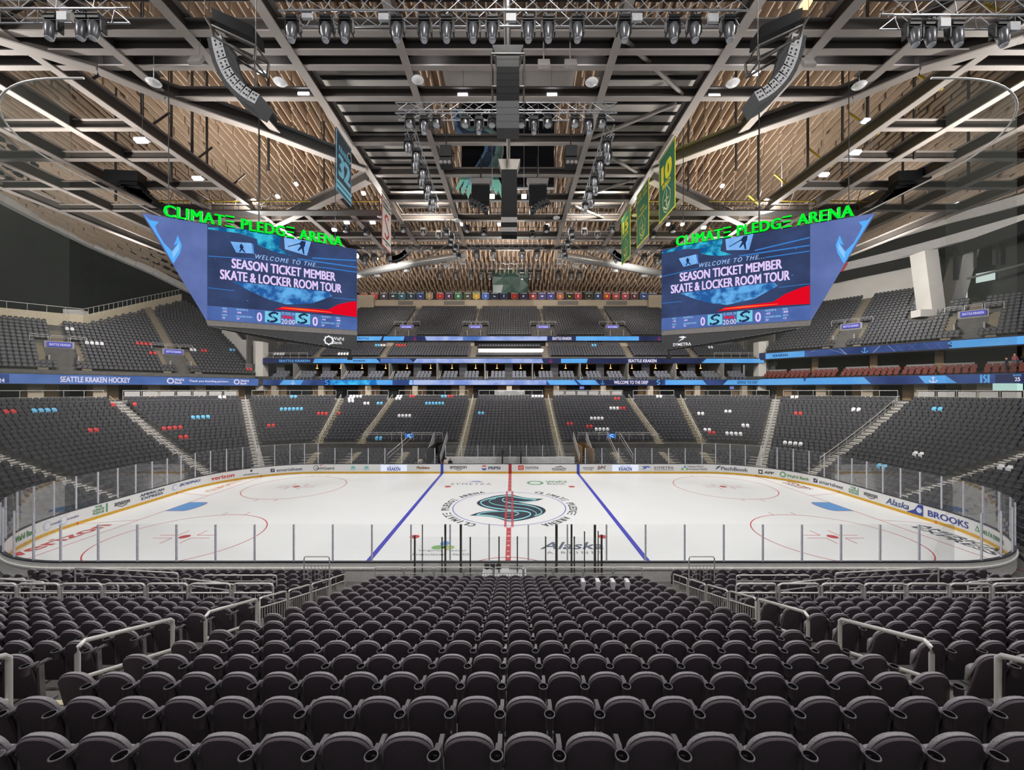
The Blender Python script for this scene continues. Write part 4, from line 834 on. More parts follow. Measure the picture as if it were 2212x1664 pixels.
for n, (x, w) in enumerate(((-26, 3.6), (-14, 5), (14, 5), (26, 5), (-36, 2.2), (36, 2.2))):
    tag(MB().box((x, 98.2-D0, 31.0 if abs(x) < 30 else 30.5), (w, .08, .9)).build('wall_vent', mat('vent_grey', (120, 116, 110), .6)), 'grey louvred wall panel under the flags, %s' % ['left of centre, outer', 'left of centre, inner', 'right of centre, inner', 'right of centre, outer', 'at the left end', 'at the right end'][n], 'vent', 'vents under the flags')
# ribbons: (px0, px1, colour[, slant]) segments on a vertical strip
LEDC = {'n': emi('led_navy', (44, 62, 112), 1., (70, 92, 150), .25), 'd': emi('led_dark', (40, 46, 78), 1., (52, 58, 92), .3), 'b': emi('led_blue', (84, 164, 236), 1., (110, 180, 240), .3), 'p': emi('led_pale', (128, 152, 216), 1., (176, 190, 232), .4, .4, .6), 'w': emi('led_white', (232, 226, 250), 1.), 'k': emi('led_ink', (30, 62, 122), 1.), 'r': emi('led_red', (200, 40, 70), 1.), 'c': emi('led_cyan', (70, 190, 245), 1., (40, 110, 190), .8, .4, .6), 'm': emi('led_mid', (72, 104, 168), 1., (96, 126, 190), .3)}
def ribbon(label, A, B, z0, z1, base, segs, texts, name='led_ribbon'):
    """A, B plan end points left to right"""
    A, B = Vector((*A, 0)), Vector((*B, 0)); L = (B-A).length; d = (B-A)/L; n = Vector((d.y, -d.x, 0)); n = n if n.y < 0 else -n; h = z1-z0
    o = thing(name, label, 'LED ribbon board', (*((A+B)/2).xy, z0))
    mb = MB(); a, b = A-n*.25, B-n*.25; mb.add([(*p.xy, z) for p in (A, B, b, a) for z in (z0-.08, z1+.08)], [(0, 2, 3, 1), (2, 4, 5, 3), (4, 6, 7, 5), (6, 0, 1, 7), (1, 3, 5, 7), (6, 4, 2, 0)]); mb.build('housing', black, o)
    def U(px):   # distance along AB seen at column px
        k = (px-X0)/F; ax, ay = A.x-CX, A.y+D0; return (k*ay-ax)/(d.x-k*d.y)
    def fn(off): return lambda u, v: tuple(A+d*u+n*off)[:2]+(z0+v,)
    poly_into(MB(), [(0, 0), (L, 0), (L, h), (0, h)], fn(.02)).build('display', LEDC[base], o)
    for sg in segs:
        u0, u1 = U(sg[0]), U(sg[1]); s0, s1 = sg[3] if len(sg) > 3 else (0, 0); k = h*.9
        poly_into(MB(), [(u0-s0*k, h*.06), (u1+s1*k, h*.06), (u1, h*.94), (u0, h*.94)], fn(.04)).build('display_segment', LEDC[sg[2]], o)
    for t in texts:
        px0, px1, s, c = t[:4]; hh = t[4] if len(t) > 4 else .6; v0 = t[5] if len(t) > 5 else (1-hh)/2; u0, u1 = U(px0), U(px1); mm = MB()
        if s == '@':
            band_into(mm, spline([(u1-.1, h*.8), ((u0+u1)/2, h*.88), (u0+.05, h*.66), ((u0+u1)/2, h*.5), (u1-.05, h*.34), ((u0+u1)/2, h*.12), (u0+.1, h*.2)]), h*.14, fn(.06))
        elif s == '&':
            c0 = (u0+u1)/2; band_into(mm, [(c0, h*.85), (c0, h*.2)], h*.09, fn(.06)); band_into(mm, spline([(c0-h*.32, h*.42), (c0-h*.2, h*.22), (c0, h*.16), (c0+h*.2, h*.22), (c0+h*.32, h*.42)]), h*.09, fn(.06)); band_into(mm, [(c0-h*.16, h*.7), (c0+h*.16, h*.7)], h*.08, fn(.06))
        elif s == 'O':
            c0 = (u0+u1)/2; P = [(c0+h*.3*math.cos(q*math.pi/8), h*.5+h*.3*math.sin(q*math.pi/8)) for q in range(17)]; band_into(mm, P, h*.14, fn(.06))
        else: text_into(mm, s, lambda x, y: fn(.06)((u0+u1)/2+x, h*v0+y), w=u1-u0, h=h*hh, bold=.025, multi=True)
        mm.build('display_lettering', LEDC[c], o)
    return o
sl = (.6, .6)
ribbon('blue LED ribbon under the left upper stand reading hockey team name', sp(-1, 46, 0), sp(-1, .8, 0), 10.35, 11.6, 'm', [(-20, 20, 'n')], [(-4, 10, '24', 'w', .4, .1), (130, 281, 'SEATTLE KRAKEN HOCKEY', 'w', .62), (360, 376, 'O', 'w'), (377, 397, 'WaFd', 'w', .32, .5), (377, 393, 'Bank', 'w', .3, .14), (408, 493, 'Thank you founding partners', 'w', .34), (504, 518, 'O', 'w'), (519, 537, 'WaFd', 'w', .32, .5), (519, 533, 'Bank', 'w', .3, .14)])
ribbon('lower far LED ribbon under the suites with WELCOME TO THE DEEP', sp(-1, 0, 0), sp(1, 0, 0), 10.45, 11.45, 'n', [(612, 656, 'b', (.8, -.6)), (700, 712, 'k'), (712, 815, 'c', (0, 0)), (815, 848, 'b'), (884, 892, 'b'), (893, 1180, 'p'), (1180, 1240, 'b', (-.8, .8)), (1245, 1285, 'b', (-1, 1)), (1288, 1430, 'd'), (1437, 1518, 'b', (.0, .8)), (1572, 1640, 'b', (1, 0))],
    [(628, 638, '&', 'w'), (702, 710, '@', 'b'), (885, 891, '&', 'w'), (1297, 1306, '&', 'b'), (1326, 1400, 'WELCOME TO THE DEEP', 'w', .62), (1418, 1426, '@', 'b'), (1592, 1636, 'DEFEND THE DEEP', 'k', .5)])
ribbon('right end LED ribbon below the red seats with anchor panel and crest', sp(1, 0, 0), sp(1, 46, 0), 10.4, 11.6, 'n', [(1570, 1735, 'b', (.6, .3)), (1742, 1866, 'b', (.4, .8)), (1984, 2042, 'b', (-.6, 1)), (2117, 2122, 'b'), (2133, 2138, 'b'), (2150, 2212, 'd')], [(2010, 2022, '&', 'w'), (2124, 2132, '@', 'b'), (2192, 2204, '25', 'w', .4, .2), (2188, 2206, 'SHOTS', 'b', .2, .7)])
ribbon('middle far LED ribbon between the suites and club rows', (-46, 74-D0), (46, 74-D0), 14.5, 15.4, 'd', [(680, 813, 'b', (.4, .9)), (822, 884, 'm', (0, 1.2)), (900, 1170, 'p', (.8, .4)), (1212, 1270, 'b', (0, -.3)), (1526, 1650, 'b', (1.2, 0)), (1275, 1520, 'd')], [(603, 670, 'SEATTLE KRAKEN', 'b', .5), (763, 789, 'KRAKEN', 'k', .4), (1186, 1193, '&', 'r'), (1357, 1418, 'SEATTLE KRAKEN', 'w', .64)])
ribbon('upper far LED ribbon under the top stand', (-46, 80.4-D0), (46, 80.4-D0), 19.45, 20.4, 'd', [(700, 826, 'b', (0, -.5)), (830, 874, 'b', (.3, -.3)), (918, 1000, 'p', (-.3, 0)), (1000, 1040, 'm'), (1040, 1182, 'p', (1, 0)), (1244, 1380, 'b', (0, 0))], [(773, 797, 'SEATTLE', 'k', .4), (893, 900, '&', 'r'), (1193, 1234, 'SEATTLE KRAKEN', 'w', .64), (1420, 1428, '&', 'r')])
ribbon('right end upper LED ribbon above the red suite seats', sp(1, 0, .2), sp(1, 46, .2), 15.15, 16.3, 'd', [(1654, 1738, 'b', (0, .6)), (1738, 2050, 'n'), (2056, 2240, 'b')]+[(q, q+3, 'p', (sl_, -sl_)) for q, sl_ in ((1760, 2.4), (1790, -2.2), (1812, -.9), (1900, .8), (1916, -.8), (1932, -.8), (1960, -.8), (1978, .9), (1994, -.7), (2018, -.7), (2030, .8))], [(1670, 1702, 'KRAKEN', 'k', .4), (1863, 1873, '&', 'b'), (2048, 2066, '@', 'b')])
# suites on the far side
cup = MB(); o_ = [(-.24, .35), (-.27, .5), (-.27, .95), (-.2, 1.02), (.2, 1.02), (.27, .95), (.27, .5), (.24, .35)]
slab_seat(cup, o_, [(-.1, 0), (.06, 0), (.1, .1)]); cup.box((0, .35, .42), (.52, .5, .16)); cup.box((-.29, .3, .55), (.07, .5, .1)); cup.box((.29, .3, .55), (.07, .5, .1)); cup.box((0, .3, .17), (.3, .3, .34))
for i in range(len(cup.s)): cup.s[i] = False
chair_g = cup.mesh('suite_chair_mesh', mat('suite_grey', (104, 106, 114), .6)); chair_r = cup.mesh('suite_chair_mesh_red', mat('suite_red', (112, 48, 40), .6))
lampm = MB().lathe([(0, .0), (.2, .02), (.22, .07), (.16, .1), (.03, .13), (.015, .9)], (0, 0, 0), 10).mesh('pendant_mesh', warm_m)
for i in range(-5, 6):
    xc = -.4+8.75*i; nm = ORD[i+6]
    struct(MB().box((xc-4.37, 76-D0, 12.95), (.16, 6, 3.0)).build('suite_divider', mat('suite_divider', (120, 118, 116), .7)))
    struct(MB().box((xc, 76.6-D0, 13.2), (1.5, .3, 2.6)).build('suite_pier', mat('suite_pier', (150, 150, 156), .6)))
    for h in (-1, 1):
        if abs(xc+h*2) > 44: continue
        for r in range(2):
            for j in range(4):
                o = bpy.data.objects.new('suite_chair', chair_g); COL.objects.link(o); o.location = (xc+h*1.95+(j-1.5)*.66, 72.9-D0+r*1.15, 11.45+r*.62); o.rotation_euler = (0, 0, math.pi)
                tag(o, 'grey suite chair, %s suite from the left, %s half, %s row, %s' % (nm, 'left' if h < 0 else 'right', ('front', 'back')[r], ORD[j+1]), 'chair', 'grey chairs in the far suites')
        o = bpy.data.objects.new('pendant_lamp', lampm); COL.objects.link(o); o.location = (xc+h*2.3, 77.6-D0, 13.7); tag(o, 'warm pendant lamp in the %s suite from the left, %s one' % (nm, 'left' if h < 0 else 'right'), 'lamp', 'pendant lamps in the far suites')
    struct(MB().box((xc, 74.6-D0, 11.75), (8.4, 1.6, .62)).build('floor_suite_step', MATS['slab_dark']))
    p = Vector((xc-4.2, 73-D0, 11.5)); m = MB()
    for e in (0, .28): m.tube([p+Vector((e, 0, .1)), p+Vector((e+.35*(-xc)/46, 1.6, 1.6))], .05, 5)
    tag(m.build('suite_handrail', steel), 'pale slanted handrail at the left of the %s far suite' % nm, 'handrail', 'handrails of the far suites')
for i, b in enumerate((.6, 4.2, 8, 12.0, 15.5, 19.2, 23, 27)):
    yaw = math.atan2(SN[1], SN[0])+math.pi/2
    for r in range(2):
        for j in range(5):
            o = bpy.data.objects.new('suite_chair', chair_r); COL.objects.link(o); o.location = side(1, b+.3+j*.7, .8+r*1.0, 11.5+r*.5); o.rotation_euler = (0, 0, yaw)
            tag(o, 'dark red suite chair, %s block from the left, %s row, %s seat' % (ORD[i+1], ('front', 'back')[r], ORD[j+1]), 'chair', 'red chairs in the right suites')
    x, y, z = side(1, b+1.6, 2.5, 12.95); struct(MB().box((x, y, z), (2.9, .2, .7), math.atan2(SD[1], SD[0])).build('suite_half_wall', mat('half_wall', (150, 146, 146), .7)))
    if i % 2: x, y, z = side(1, b+3.4, 3.6, 13.4); struct(MB().box((x, y, z), (.9, .4, 3.4), math.atan2(SD[1], SD[0])).build('suite_pier', tan_wall))
# portals with lit signs
sgn = emi('portal_sign', (92, 94, 200), 1.); sgt = LEDC['w']
def portal(c, fwd, wd, z, h, label, lit=False):
    """c plan centre of the opening front, fwd unit vector outwards (up the stand), wd unit vector along the row"""
    c, f, w = Vector((*c, 0)), Vector((*fwd, 0)), Vector((*wd, 0)); U = Vector((0, 0, 1)); rz = math.atan2(w.y, w.x)
    m = MB()
    for e in (-1.35, 1.35): m.box(c+w*e+f*2.4+U*(z+.5), (.16, 4.0, 1.7), rz)
    m.box(c+f*4.3+U*(z+h-.2), (2.9, .3, 1.2), rz); struct(m.build('wall_portal', mat('portal_concrete', (150, 146, 142), .8)))
    struct(MB().box(c+f*4.45+U*(z+1.1), (2.5, .1, 2.4), rz).build('portal_opening', white_wall if lit else dark))  # light put into the panel colour: white for a lit passage, dark otherwise
    o = thing('portal_sign', 'small violet-blue lit sign over the %s' % label, 'sign', c+f*3.9+U*(z+h))
    MB().box(c+f*4.0+U*(z+h-.1), (2.4, .12, .7), rz).build('panel', sgn, o)
    mm = MB(); text_into(mm, 'SEATTLE KRAKEN', lambda x, y: c+f*3.9+w*x+U*(z+h-.28+y), w=2.0, h=.34, bold=.02, multi=True); mm.build('lettering', sgt, o)
    for e, nm in ((-1.9, 'left'), (1.9, 'right'), (0, 'middle')):
        a, b = c+f*4.4+w*(e-.85)+U*(z+h+.2), c+f*4.4+w*(e+.85)+U*(z+h+.2); guard(a, b, 1.0, '%s rail frame on top of the %s' % (nm, label), 'rail frames on the portals')
    return o
for x, nm, lit in ((-22.3, 'top stand portal far left of centre', 0), (-7.6, 'top stand portal left of centre', 1), (6.9, 'top stand portal right of centre', 1), (21.7, 'top stand portal far right of centre', 0)):
    portal((x, 81.2-D0), (0, 1), (1, 0), 20.5, 2.6, nm, lit)
def gsd(g): return (g*SD[0], SD[1]) if g > 0 else (-g*SD[0]*1, -SD[1])
for g, b, z0, nm in ((-1, 11.7, 12.9, 'left upper stand portal nearer the scoreboard'), (-1, 24.5, 12.9, 'left upper stand portal behind the netting'), (1, 12.1, 17.2, 'right upper stand portal nearer the scoreboard'), (1, 25.6, 17.2, 'right upper stand portal behind the netting')):
    portal(sp(g, b, 1.2), (g*SN[0], SN[1]), (SD[0]*g, SD[1]) if g > 0 else (SL and 17.5/SL, 25/SL), z0, 3.2, nm, g > 0 and b > 20)
def slope_stairs(fn, n, w=1.2):
    m = MB()
    for i in range(n):
        p, rz = fn(i); m.box((p[0], p[1], p[2]-.15), (w, .5, .3), rz, 0); m.box((p[0], p[1], p[2]+.01), (w, .1, .04), rz, 1)
    return struct(m.build('aisle_stairs', [step_m, nose_m]))
for x in UPX[1:-1]: slope_stairs(lambda i: ((x, 81.2-D0+(i+8)*.475, 20.35+(i+8)*.2675), 0), 24, 1.0)
for x in CLX[1:-1]: slope_stairs(lambda i: ((x, 75-D0+i*.42, 15.7+i*.25), 0), 11, 1.0)
for g, voms, z0, n in ((-1, (11.7, 24.5), 12.2, (50, 22)), (1, (12.1, 25.6), 16.4, (36, 20))):
    for b, k in zip(voms, n):
        rz = math.atan2(SN[1], g*SN[0])-math.pi/2
        slope_stairs(lambda i: (side(g, b, 6.2+i*.425, z0+.3+(6.2-.7+i*.425)*.65), rz), max(1, k-13))
        for e in (-2.0, 2.0): slope_stairs(lambda i: (side(g, b+e, .6+i*.425, z0+.3+(i*.425)*.65-.05), rz), 14, .95)
for i, x in enumerate(UPX[1:-1]):
    m = MB(); P = [Vector((x, 81.2-D0+q, 20.3+q*.563)) for q in (5, 8, 11, 14.8)]
    for p in P: m.tube([p, p+Vector((0, 0, .95))], .04, 5)
    m.tube([p+Vector((0, 0, .95)) for p in P], .045, 5); tag(m.build('aisle_handrail', steel), 'thin handrail in the top stand, %s aisle from the left' % ORD[i+1], 'handrail', 'handrails in the top stand')
# left end: back wall, rail, black curtain; right end: white wall, V columns, windows
cut = [(44, 11.9), (21.2, 12.6), (13, 19.2), (5.0, 25.6)]
def zt(t): return 12.2+.65*(t-.3)
mb = MB(); mc = MB(); mr = MB()
for (b0, t0), (b1, t1) in zip(cut[:-1], cut[1:]):
    p, q = side(-1, b0, t0, zt(t0)-1), side(-1, b1, t1, zt(t1)-1); hp, hq = 1.9, 1.9
    mb.add([p, q, (*q[:2], q[2]+hq+.4), (*p[:2], p[2]+hp+.4)], [(0, 1, 2, 3)])
    mr.tube([(*p[:2], p[2]+hp+1.4), (*q[:2], q[2]+hq+1.4)], .05, 5)
    n = 12
    for i in range(n): e = [a+(c-a)*i/n for a, c in zip(p, q)]; mr.tube([(e[0], e[1], e[2]+hp), (e[0], e[1], e[2]+hp+1.4)], .03, 4)
struct(mb.build('wall_left_stand', mat('cream_wall', (196, 184, 160), .8))); tag(mr.build('balustrade_rail', steel), 'dim rail along the top of the left upper stand wall', 'railing')
RING = [at(-140, 350, 50), at(0, 428, 60), at(80, 470, 66), at(200, 530, 75), at(330, 587, 84), at(420, 632, 92), at(470, 668, 96)]
n = 60
for (a, b) in zip(RING[:-1], RING[1:]):
    for i in range(10):
        p = [x+(y-x)*i/10 for x, y in zip(a, b)]; q = [x+(y-x)*(i+1)/10 for x, y in zip(a, b)]; k = 1.15+.02*(i % 2)*1; k2 = 1.15+.02*((i+1) % 2)
        P = lambda p, k: (p[0]*1.02, p[1]+k, p[2])
        mc.add([P(p, k), P(q, k2), (*P(q, k2)[:2], 10), (*P(p, k)[:2], 10)], [(3, 2, 1, 0)])
cur = mc.build('black_curtain', curtain_m); tag(cur, 'huge black curtain hung above the left upper stand', 'curtain')
m = MB(); RR_ = [Vector(p) for p in RING]
for a, b in zip(RR_[:-1], RR_[1:]): m.bar(a, b, 1.0, 1.2)
struct(m.build('ring_beam', white_wall)); m = MB()
for a, b in zip(RR_[:-1], RR_[1:]): m.bar(a+Vector((0, 1, 1.9)), b+Vector((0, 1, 1.9)), .4, 2.2)
struct(m.build('ring_soffit', mat('ring_grey', (104, 100, 96), .7)))
for q in range(5):
    m = MB()
    for a, b in zip(RR_[:-1], RR_[1:]):
        o_ = Vector((3.2+2.2*q, -1.6-1.0*q, 1.2+.25*q)); m.bar(a+o_, b+o_, .5, .35, 0)
        for k in range(5): p = a+(b-a)*((k+.3+.12*q)/5)+o_-Vector((0, 0, .35)); m.bar(p, p+(b-a).normalized()*1.0, .5, .4, 1)
    struct(m.build('ring_purlin', [flange, dark]))
fm = mat('lamp_case_white', (214, 214, 216), .4)
k = 0
for a, b in zip(RR_[1:-2], RR_[2:-1]):
    for i in range(3):
        p = a+(b-a)*(i+.5)/3; k += 1; d_ = (b-a).normalized()
        tag(MB().bar(p+d_*.7+Vector((.4, -1.3, -.15)), p-d_*.7+Vector((.4, -1.3, -.15)), .3, .6).build('ring_lamp', fm), 'white box lamp on the left ring beam, %s from the photo edge' % ORD[k], 'lamp', 'box lamps on the left ring beam')
for i, (px, py) in enumerate(((20, 432), (140, 482))):
    p = Vector(at(px, py, 62+8*i)); tag(MB().bar(p-Vector((.9, .6, -.4)), p+Vector((.9, .4, -.4)), .15, .25).build('strip_lamp', lamp_m), 'bright strip lamp on the left ring beam, %s' % ('at the photo edge', 'inside the netting')[i], 'lamp')
pc = at(178, 690, 66); struct(MB().box((pc[0], pc[1]-1, pc[2]-.4), (2.3, 1.6, 3.4), .3).build('wall_pier', white_wall))
# right
mb = MB(); P = [side(1, 0, 16.8, 0), side(1, 10, 16.9, 0), side(1, 18.4, 17, 0)]
for a, b in zip(P[:-1], P[1:]): mb.add([(*a[:2], 26.5), (*b[:2], 26.5), (*b[:2], 33), (*a[:2], 33)], [(0, 1, 2, 3)])
a, b = side(1, 16, 17.2, 0), side(1, 0, 17.2, 0)
struct(mb.build('wall_right', white_wall))
struct(MB().bar(at(1650, 640, 83), at(1760, 640, 79), 1.2, 2.6).build('wall_right_box', mat('wall_shade_panel', (196, 192, 186), .8)))
def slantcol(name, p0, p1, w, m): 
    p0, p1 = Vector(p0), Vector(p1); return struct(MB().bar(p0, p1, w, w*.9).build(name, m))
slantcol('wall_column', at(2014, 692, 62), at(1995, 545, 62), 2.3, white_wall); slantcol('wall_column', at(2048, 672, 64), at(2086, 540, 64), 2.2, white_wall)
struct(MB().box(at(1996, 678, 61.5), (2.6, 1.5, 1.1)).build('wall_plinth', white_wall))
bm = mat('black_band', (24, 25, 26), .8)
for nm_, pts, h, mt_ in (('trim_black_band', [(1780, 606, 78), (1862, 588, 74), (1933, 573, 70.5), (2008, 556, 66.5), (2084, 535, 62), (2230, 484, 54)], 1.75, bm), ('trim_black_band', [(1800, 568, 78), (1893, 540, 74), (1983, 515, 69), (2054, 495, 65.5), (2230, 455, 56)], 1.75, bm),
        ('wall_right_upper', [(1780, 588, 79), (1862, 568, 75), (1933, 551, 71.5), (2034, 524, 66), (2230, 470, 55)], 1.5, mat('grey_wall', (206, 204, 202), .8)), ('wall_right_top', [(1820, 545, 78.5), (1933, 510, 72.5), (2049, 477, 66.5), (2230, 425, 56.5)], 1.5, mat('grey_wall2', (206, 204, 200), .8))):
    m = MB(); P = [at(*p) for p in pts]
    for a, b in zip(P[:-1], P[1:]): m.bar(a, b, .5, h)
    struct(m.build(nm_, mt_))
struct(MB().bar(at(1796, 578, 77), at(1822, 585, 76), .3, 3.0).build('trim_red_panel', mat('red_panel', (204, 62, 50), .6)))
# glazed upper lounge on the right
gw = MB(); p0, p1 = at(2020, 600, 72), at(2230, 560, 60)
struct(MB().add([at(2010, 690, 73), at(2240, 690, 60), at(2240, 500, 60), at(2010, 560, 73)], [(0, 1, 2, 3)]).build('wall_lounge', mat('lounge_dark', (62, 64, 62), .8)))
for i, (a, b, c, d) in enumerate(((2075, 2090, 660, 610), (2108, 2150, 612, 592), (2152, 2182, 606, 580), (2180, 2202, 625, 600))):
    tag(MB().add([at(a, c, 66), at(b, c-8, 64), at(b, d-8, 64), at(a, d, 66)], [(0, 1, 2, 3)]).build('window_%d' % (i+1), emi('window_glow', (214, 232, 226), 1.)), None, None, None, 'structure')
tag(MB().add([at(2026, 665, 70), at(2042, 665, 69), at(2042, 620, 69), at(2026, 622, 70)], [(0, 1, 2, 3)]).build('window_5', emi('window_warm', (244, 236, 190), 1.)), None, None, None, 'structure')
m = MB()
for px, y0, y1 in ((2026, 555, 640), (2065, 540, 605), (2104, 535, 580), (2150, 520, 572)): m.bar(at(px, y1, 63), at(px, y0, 63), .45, .45)
m.bar(at(2020, 620, 66), at(2215, 570, 58), .2, .3); m.bar(at(2020, 565, 66), at(2215, 505, 58), .2, .3); struct(m.build('window_frame', mat('frame_dark', (70, 72, 74), .5)))
leaf = mat('planter_leaf', (70, 78, 52), .8)
for i, px in enumerate((2085, 2100, 2113)):
    m = MB(); c = Vector(at(px, 655, 62))
    for q in range(40):
        v = Vector((random.gauss(0, .26), random.gauss(0, .26), random.gauss(.2, .3))); m.add([c+v, c+v+Vector((.22, .05, .1)), c+v+Vector((.1, .1, .34))], [(0, 1, 2)])
    m.lathe([(.3, -.9), (.4, -.3), (0, -.3)], c, 10); tag(m.build('potted_shrub', leaf), 'dark leafy shrub on the right upper terrace, %s from the left' % ORD[i+1], 'plant', 'shrubs on the right terrace')
# ================================================================== PEOPLE
skin = mat('skin', (206, 158, 134), .6)
def person(px, base_d, zfeet, hgt, face, top, legs, hair, label, seated=False, arms='down', cap=None):
    """a small figure: one skinned body, hair and clothes by material on the same surface; face = yaw, 0 looks along -y"""
    x, y, _ = at(px, 900, base_d); root = thing('person', label, 'person', (x, y, zfeet)); s = hgt/1.75
    J = [(0, 0, .95), (0, 0, 1.15), (0, -.01, 1.36), (0, -.01, 1.47), (0, -.03, 1.56), (0, -.03, 1.68)]; R = [.15, .14, .15, .06, .085, .075]; E = [(0, 1), (1, 2), (2, 3), (3, 4), (4, 5)]
    for g in (-1, 1):
        i = len(J); k = [(g*.19, 0, 1.38), (g*.24, -.02, 1.12), (g*.22, -.16, .92), (g*.2, -.24, .88)] if arms == 'down' else [(g*.19, 0, 1.38), (g*.25, -.1, 1.14), (g*.14, -.3, 1.28), (g*.1, -.34, 1.36)]
        J += k; R += [.065, .05, .04, .045]; E += [(2, i), (i, i+1), (i+1, i+2), (i+2, i+3)]
        i = len(J); k = [(g*.1, 0, .88), (g*.11, -.03, .5), (g*.11, .02, .08), (g*.11, -.14, .04)] if not seated else [(g*.1, -.02, .9), (g*.13, -.42, .88), (g*.13, -.42, .5), (g*.13, -.55, .44)]
        J += k; R += [.1, .075, .05, .045]; E += [(0, i), (i, i+1), (i+1, i+2), (i+2, i+3)]
    me = bpy.data.meshes.new('body'); c, sn = math.cos(face), math.sin(face)
    me.from_pydata([((p[0]*c-p[1]*sn)*s, (p[0]*sn+p[1]*c)*s, p[2]*s) for p in J], E, []); o = bpy.data.objects.new('body', me); COL.objects.link(o)
    md = o.modifiers.new('skin', 'SKIN'); md.use_smooth_shade = True
    for v, r in zip(me.skin_vertices[0].data, R): v.radius = (r*s, r*s)
    me.skin_vertices[0].data[0].use_root = True; o.modifiers.new('sub', 'SUBSURF').levels = 1
    dg = bpy.context.evaluated_depsgraph_get(); nm = bpy.data.meshes.new_from_object(o.evaluated_get(dg)); bpy.data.objects.remove(o)
    nm.materials.clear()
    for m in (skin, top, legs): nm.materials.append(m)
    for p in nm.polygons:
        z = p.center.z/s; r = math.hypot(p.center.x, p.center.y)/s
        hand = any((p.center-Vector(((J[q][0]*c-J[q][1]*sn)*s, (J[q][0]*sn+J[q][1]*c)*s, J[q][2]*s))).length < .075*s for q in (9, 17))
        p.material_index = 0 if z > 1.47 or hand else (1 if z > .93 and not (seated and r > .24 and z < .98) else 2)
    b = bpy.data.objects.new('body', nm); COL.objects.link(b); b.parent = root
    m = MB(); m.lathe([(.0, .13), (.06, .115), (.1, .07), (.112, 0), (.105, -.06), (.09, -.09)], (.02*sn, -.0, 1.63), 12)
    h = MB(); h.add([((q[0]*s), (q[1]*s), q[2]*s) for q in m.v], m.f, 0, True); k = h.build('hair', cap or hair); k.parent = root; k.matrix_parent_inverse = Matrix.Identity(4)
    return root
hb = mat('hair_dark', (52, 40, 34), .6); hr = mat('hair_auburn', (150, 96, 76), .6); den = mat('denim', (110, 120, 140), .8); blk = mat('cloth_black', (30, 32, 38), .8); crm = mat('cloth_cream', (222, 214, 194), .8)
person(909, 47.0, .0, 1.64, .5, crm, blk, hb, 'person in a cream top standing left of the far tunnel, hands raised to the face', arms='up')
person(963, 46.6, .0, 1.64, 0, crm, blk, hb, 'person in a cream jacket leaning at the left end of the far bench')
person(972.5, 46.6, .0, 1.58, 0, blk, blk, hr, 'person in a black sweatshirt beside the cream jacket at the far bench')
person(2174, 50.5, 11.9, 1.72, .3, mat('cloth_navy', (34, 38, 58), .8), MATS['cloth_navy'] if 'cloth_navy' in MATS else blk, skin, 'person in navy standing in the right suites behind the net edge')
person(2192, 51.0, 12.4, 1.78, -.6, mat('cloth_pink', (206, 110, 122), .8), den, mat('hair_blond', (226, 196, 150), .6), 'person in a pink hoodie and pale cap standing in the right suites')
person(2207, 51.2, 12.2, 1.8, -.9, blk, blk, hb, 'person in black at the right photo edge beside the pink hoodie')
# ================================================================== SCOREBOARDS
G = lambda x, y: (290+x/4.424, 430+y/4.424)
def ab(x, y):     # crop of the left board -> metres from the lower left corner of its main picture
    px, py = G(x, y); k = (px-X0)/F; s = (-12.67-32.6*k)/(11.4-6.75*k); d = 32.6-6.75*s; return (.739-s)*13.25, CZ-(py-Y0)*d/F-14.39
def sz(x, y):
    px, py = G(x, y); k = (px-X0)/F; s = (-12.67-32.6*k)/(11.4-6.75*k); d = 32.6-6.75*s; return s, CZ-(py-Y0)*d/F
E = {'bg': emi('screen_navy', (50, 60, 92), 1., (60, 76, 116), .5), 'side': emi('screen_slate', (90, 106, 162), 1., (104, 122, 180), .5), 'low': emi('screen_lower', (74, 98, 160), 1., (88, 114, 178), .6), 'cy': emi('screen_cyan', (20, 90, 150), 1., (60, 190, 220), 1.6, .4, .6, 9.),
     'sc': emi('screen_pale', (110, 168, 236), 1., (140, 190, 244), 1.), 'fig': emi('screen_figure', (34, 52, 88), 1.), 'ln': emi('screen_line', (60, 130, 210), 1.), 'rk': emi('screen_rink', (40, 92, 160), 1., (100, 176, 236), 1.4, .42, .6, 9.), 'rd': emi('screen_red', (228, 10, 36), 1.), 'or': emi('screen_orange', (255, 110, 50), 1.1),
     'tx': emi('screen_text', (222, 200, 246), 1.05), 'wl': emi('screen_welcome', (160, 196, 244), 1.), 'bl': emi('screen_blue', (92, 176, 244), 1.), 'tl': emi('screen_teal', (118, 202, 230), 1.), 'st': emi('screen_stat', (150, 200, 240), 1.), 'wh': emi('screen_white', (240, 232, 250), 1.), 'hb': emi('screen_hook', (92, 176, 250), 1.), 'hl': emi('screen_hook_light', (140, 200, 252), 1.)}
grn = emi('sign_green', (10, 228, 48), 1.15); grn_s = mat('sign_side', (20, 120, 40), .5)
hull_m = mat('board_hull', (54, 54, 56), .5); bez_m = mat('board_bezel_grey', (120, 116, 114), .5); under_m = mat('board_underside', (190, 188, 184), .5)
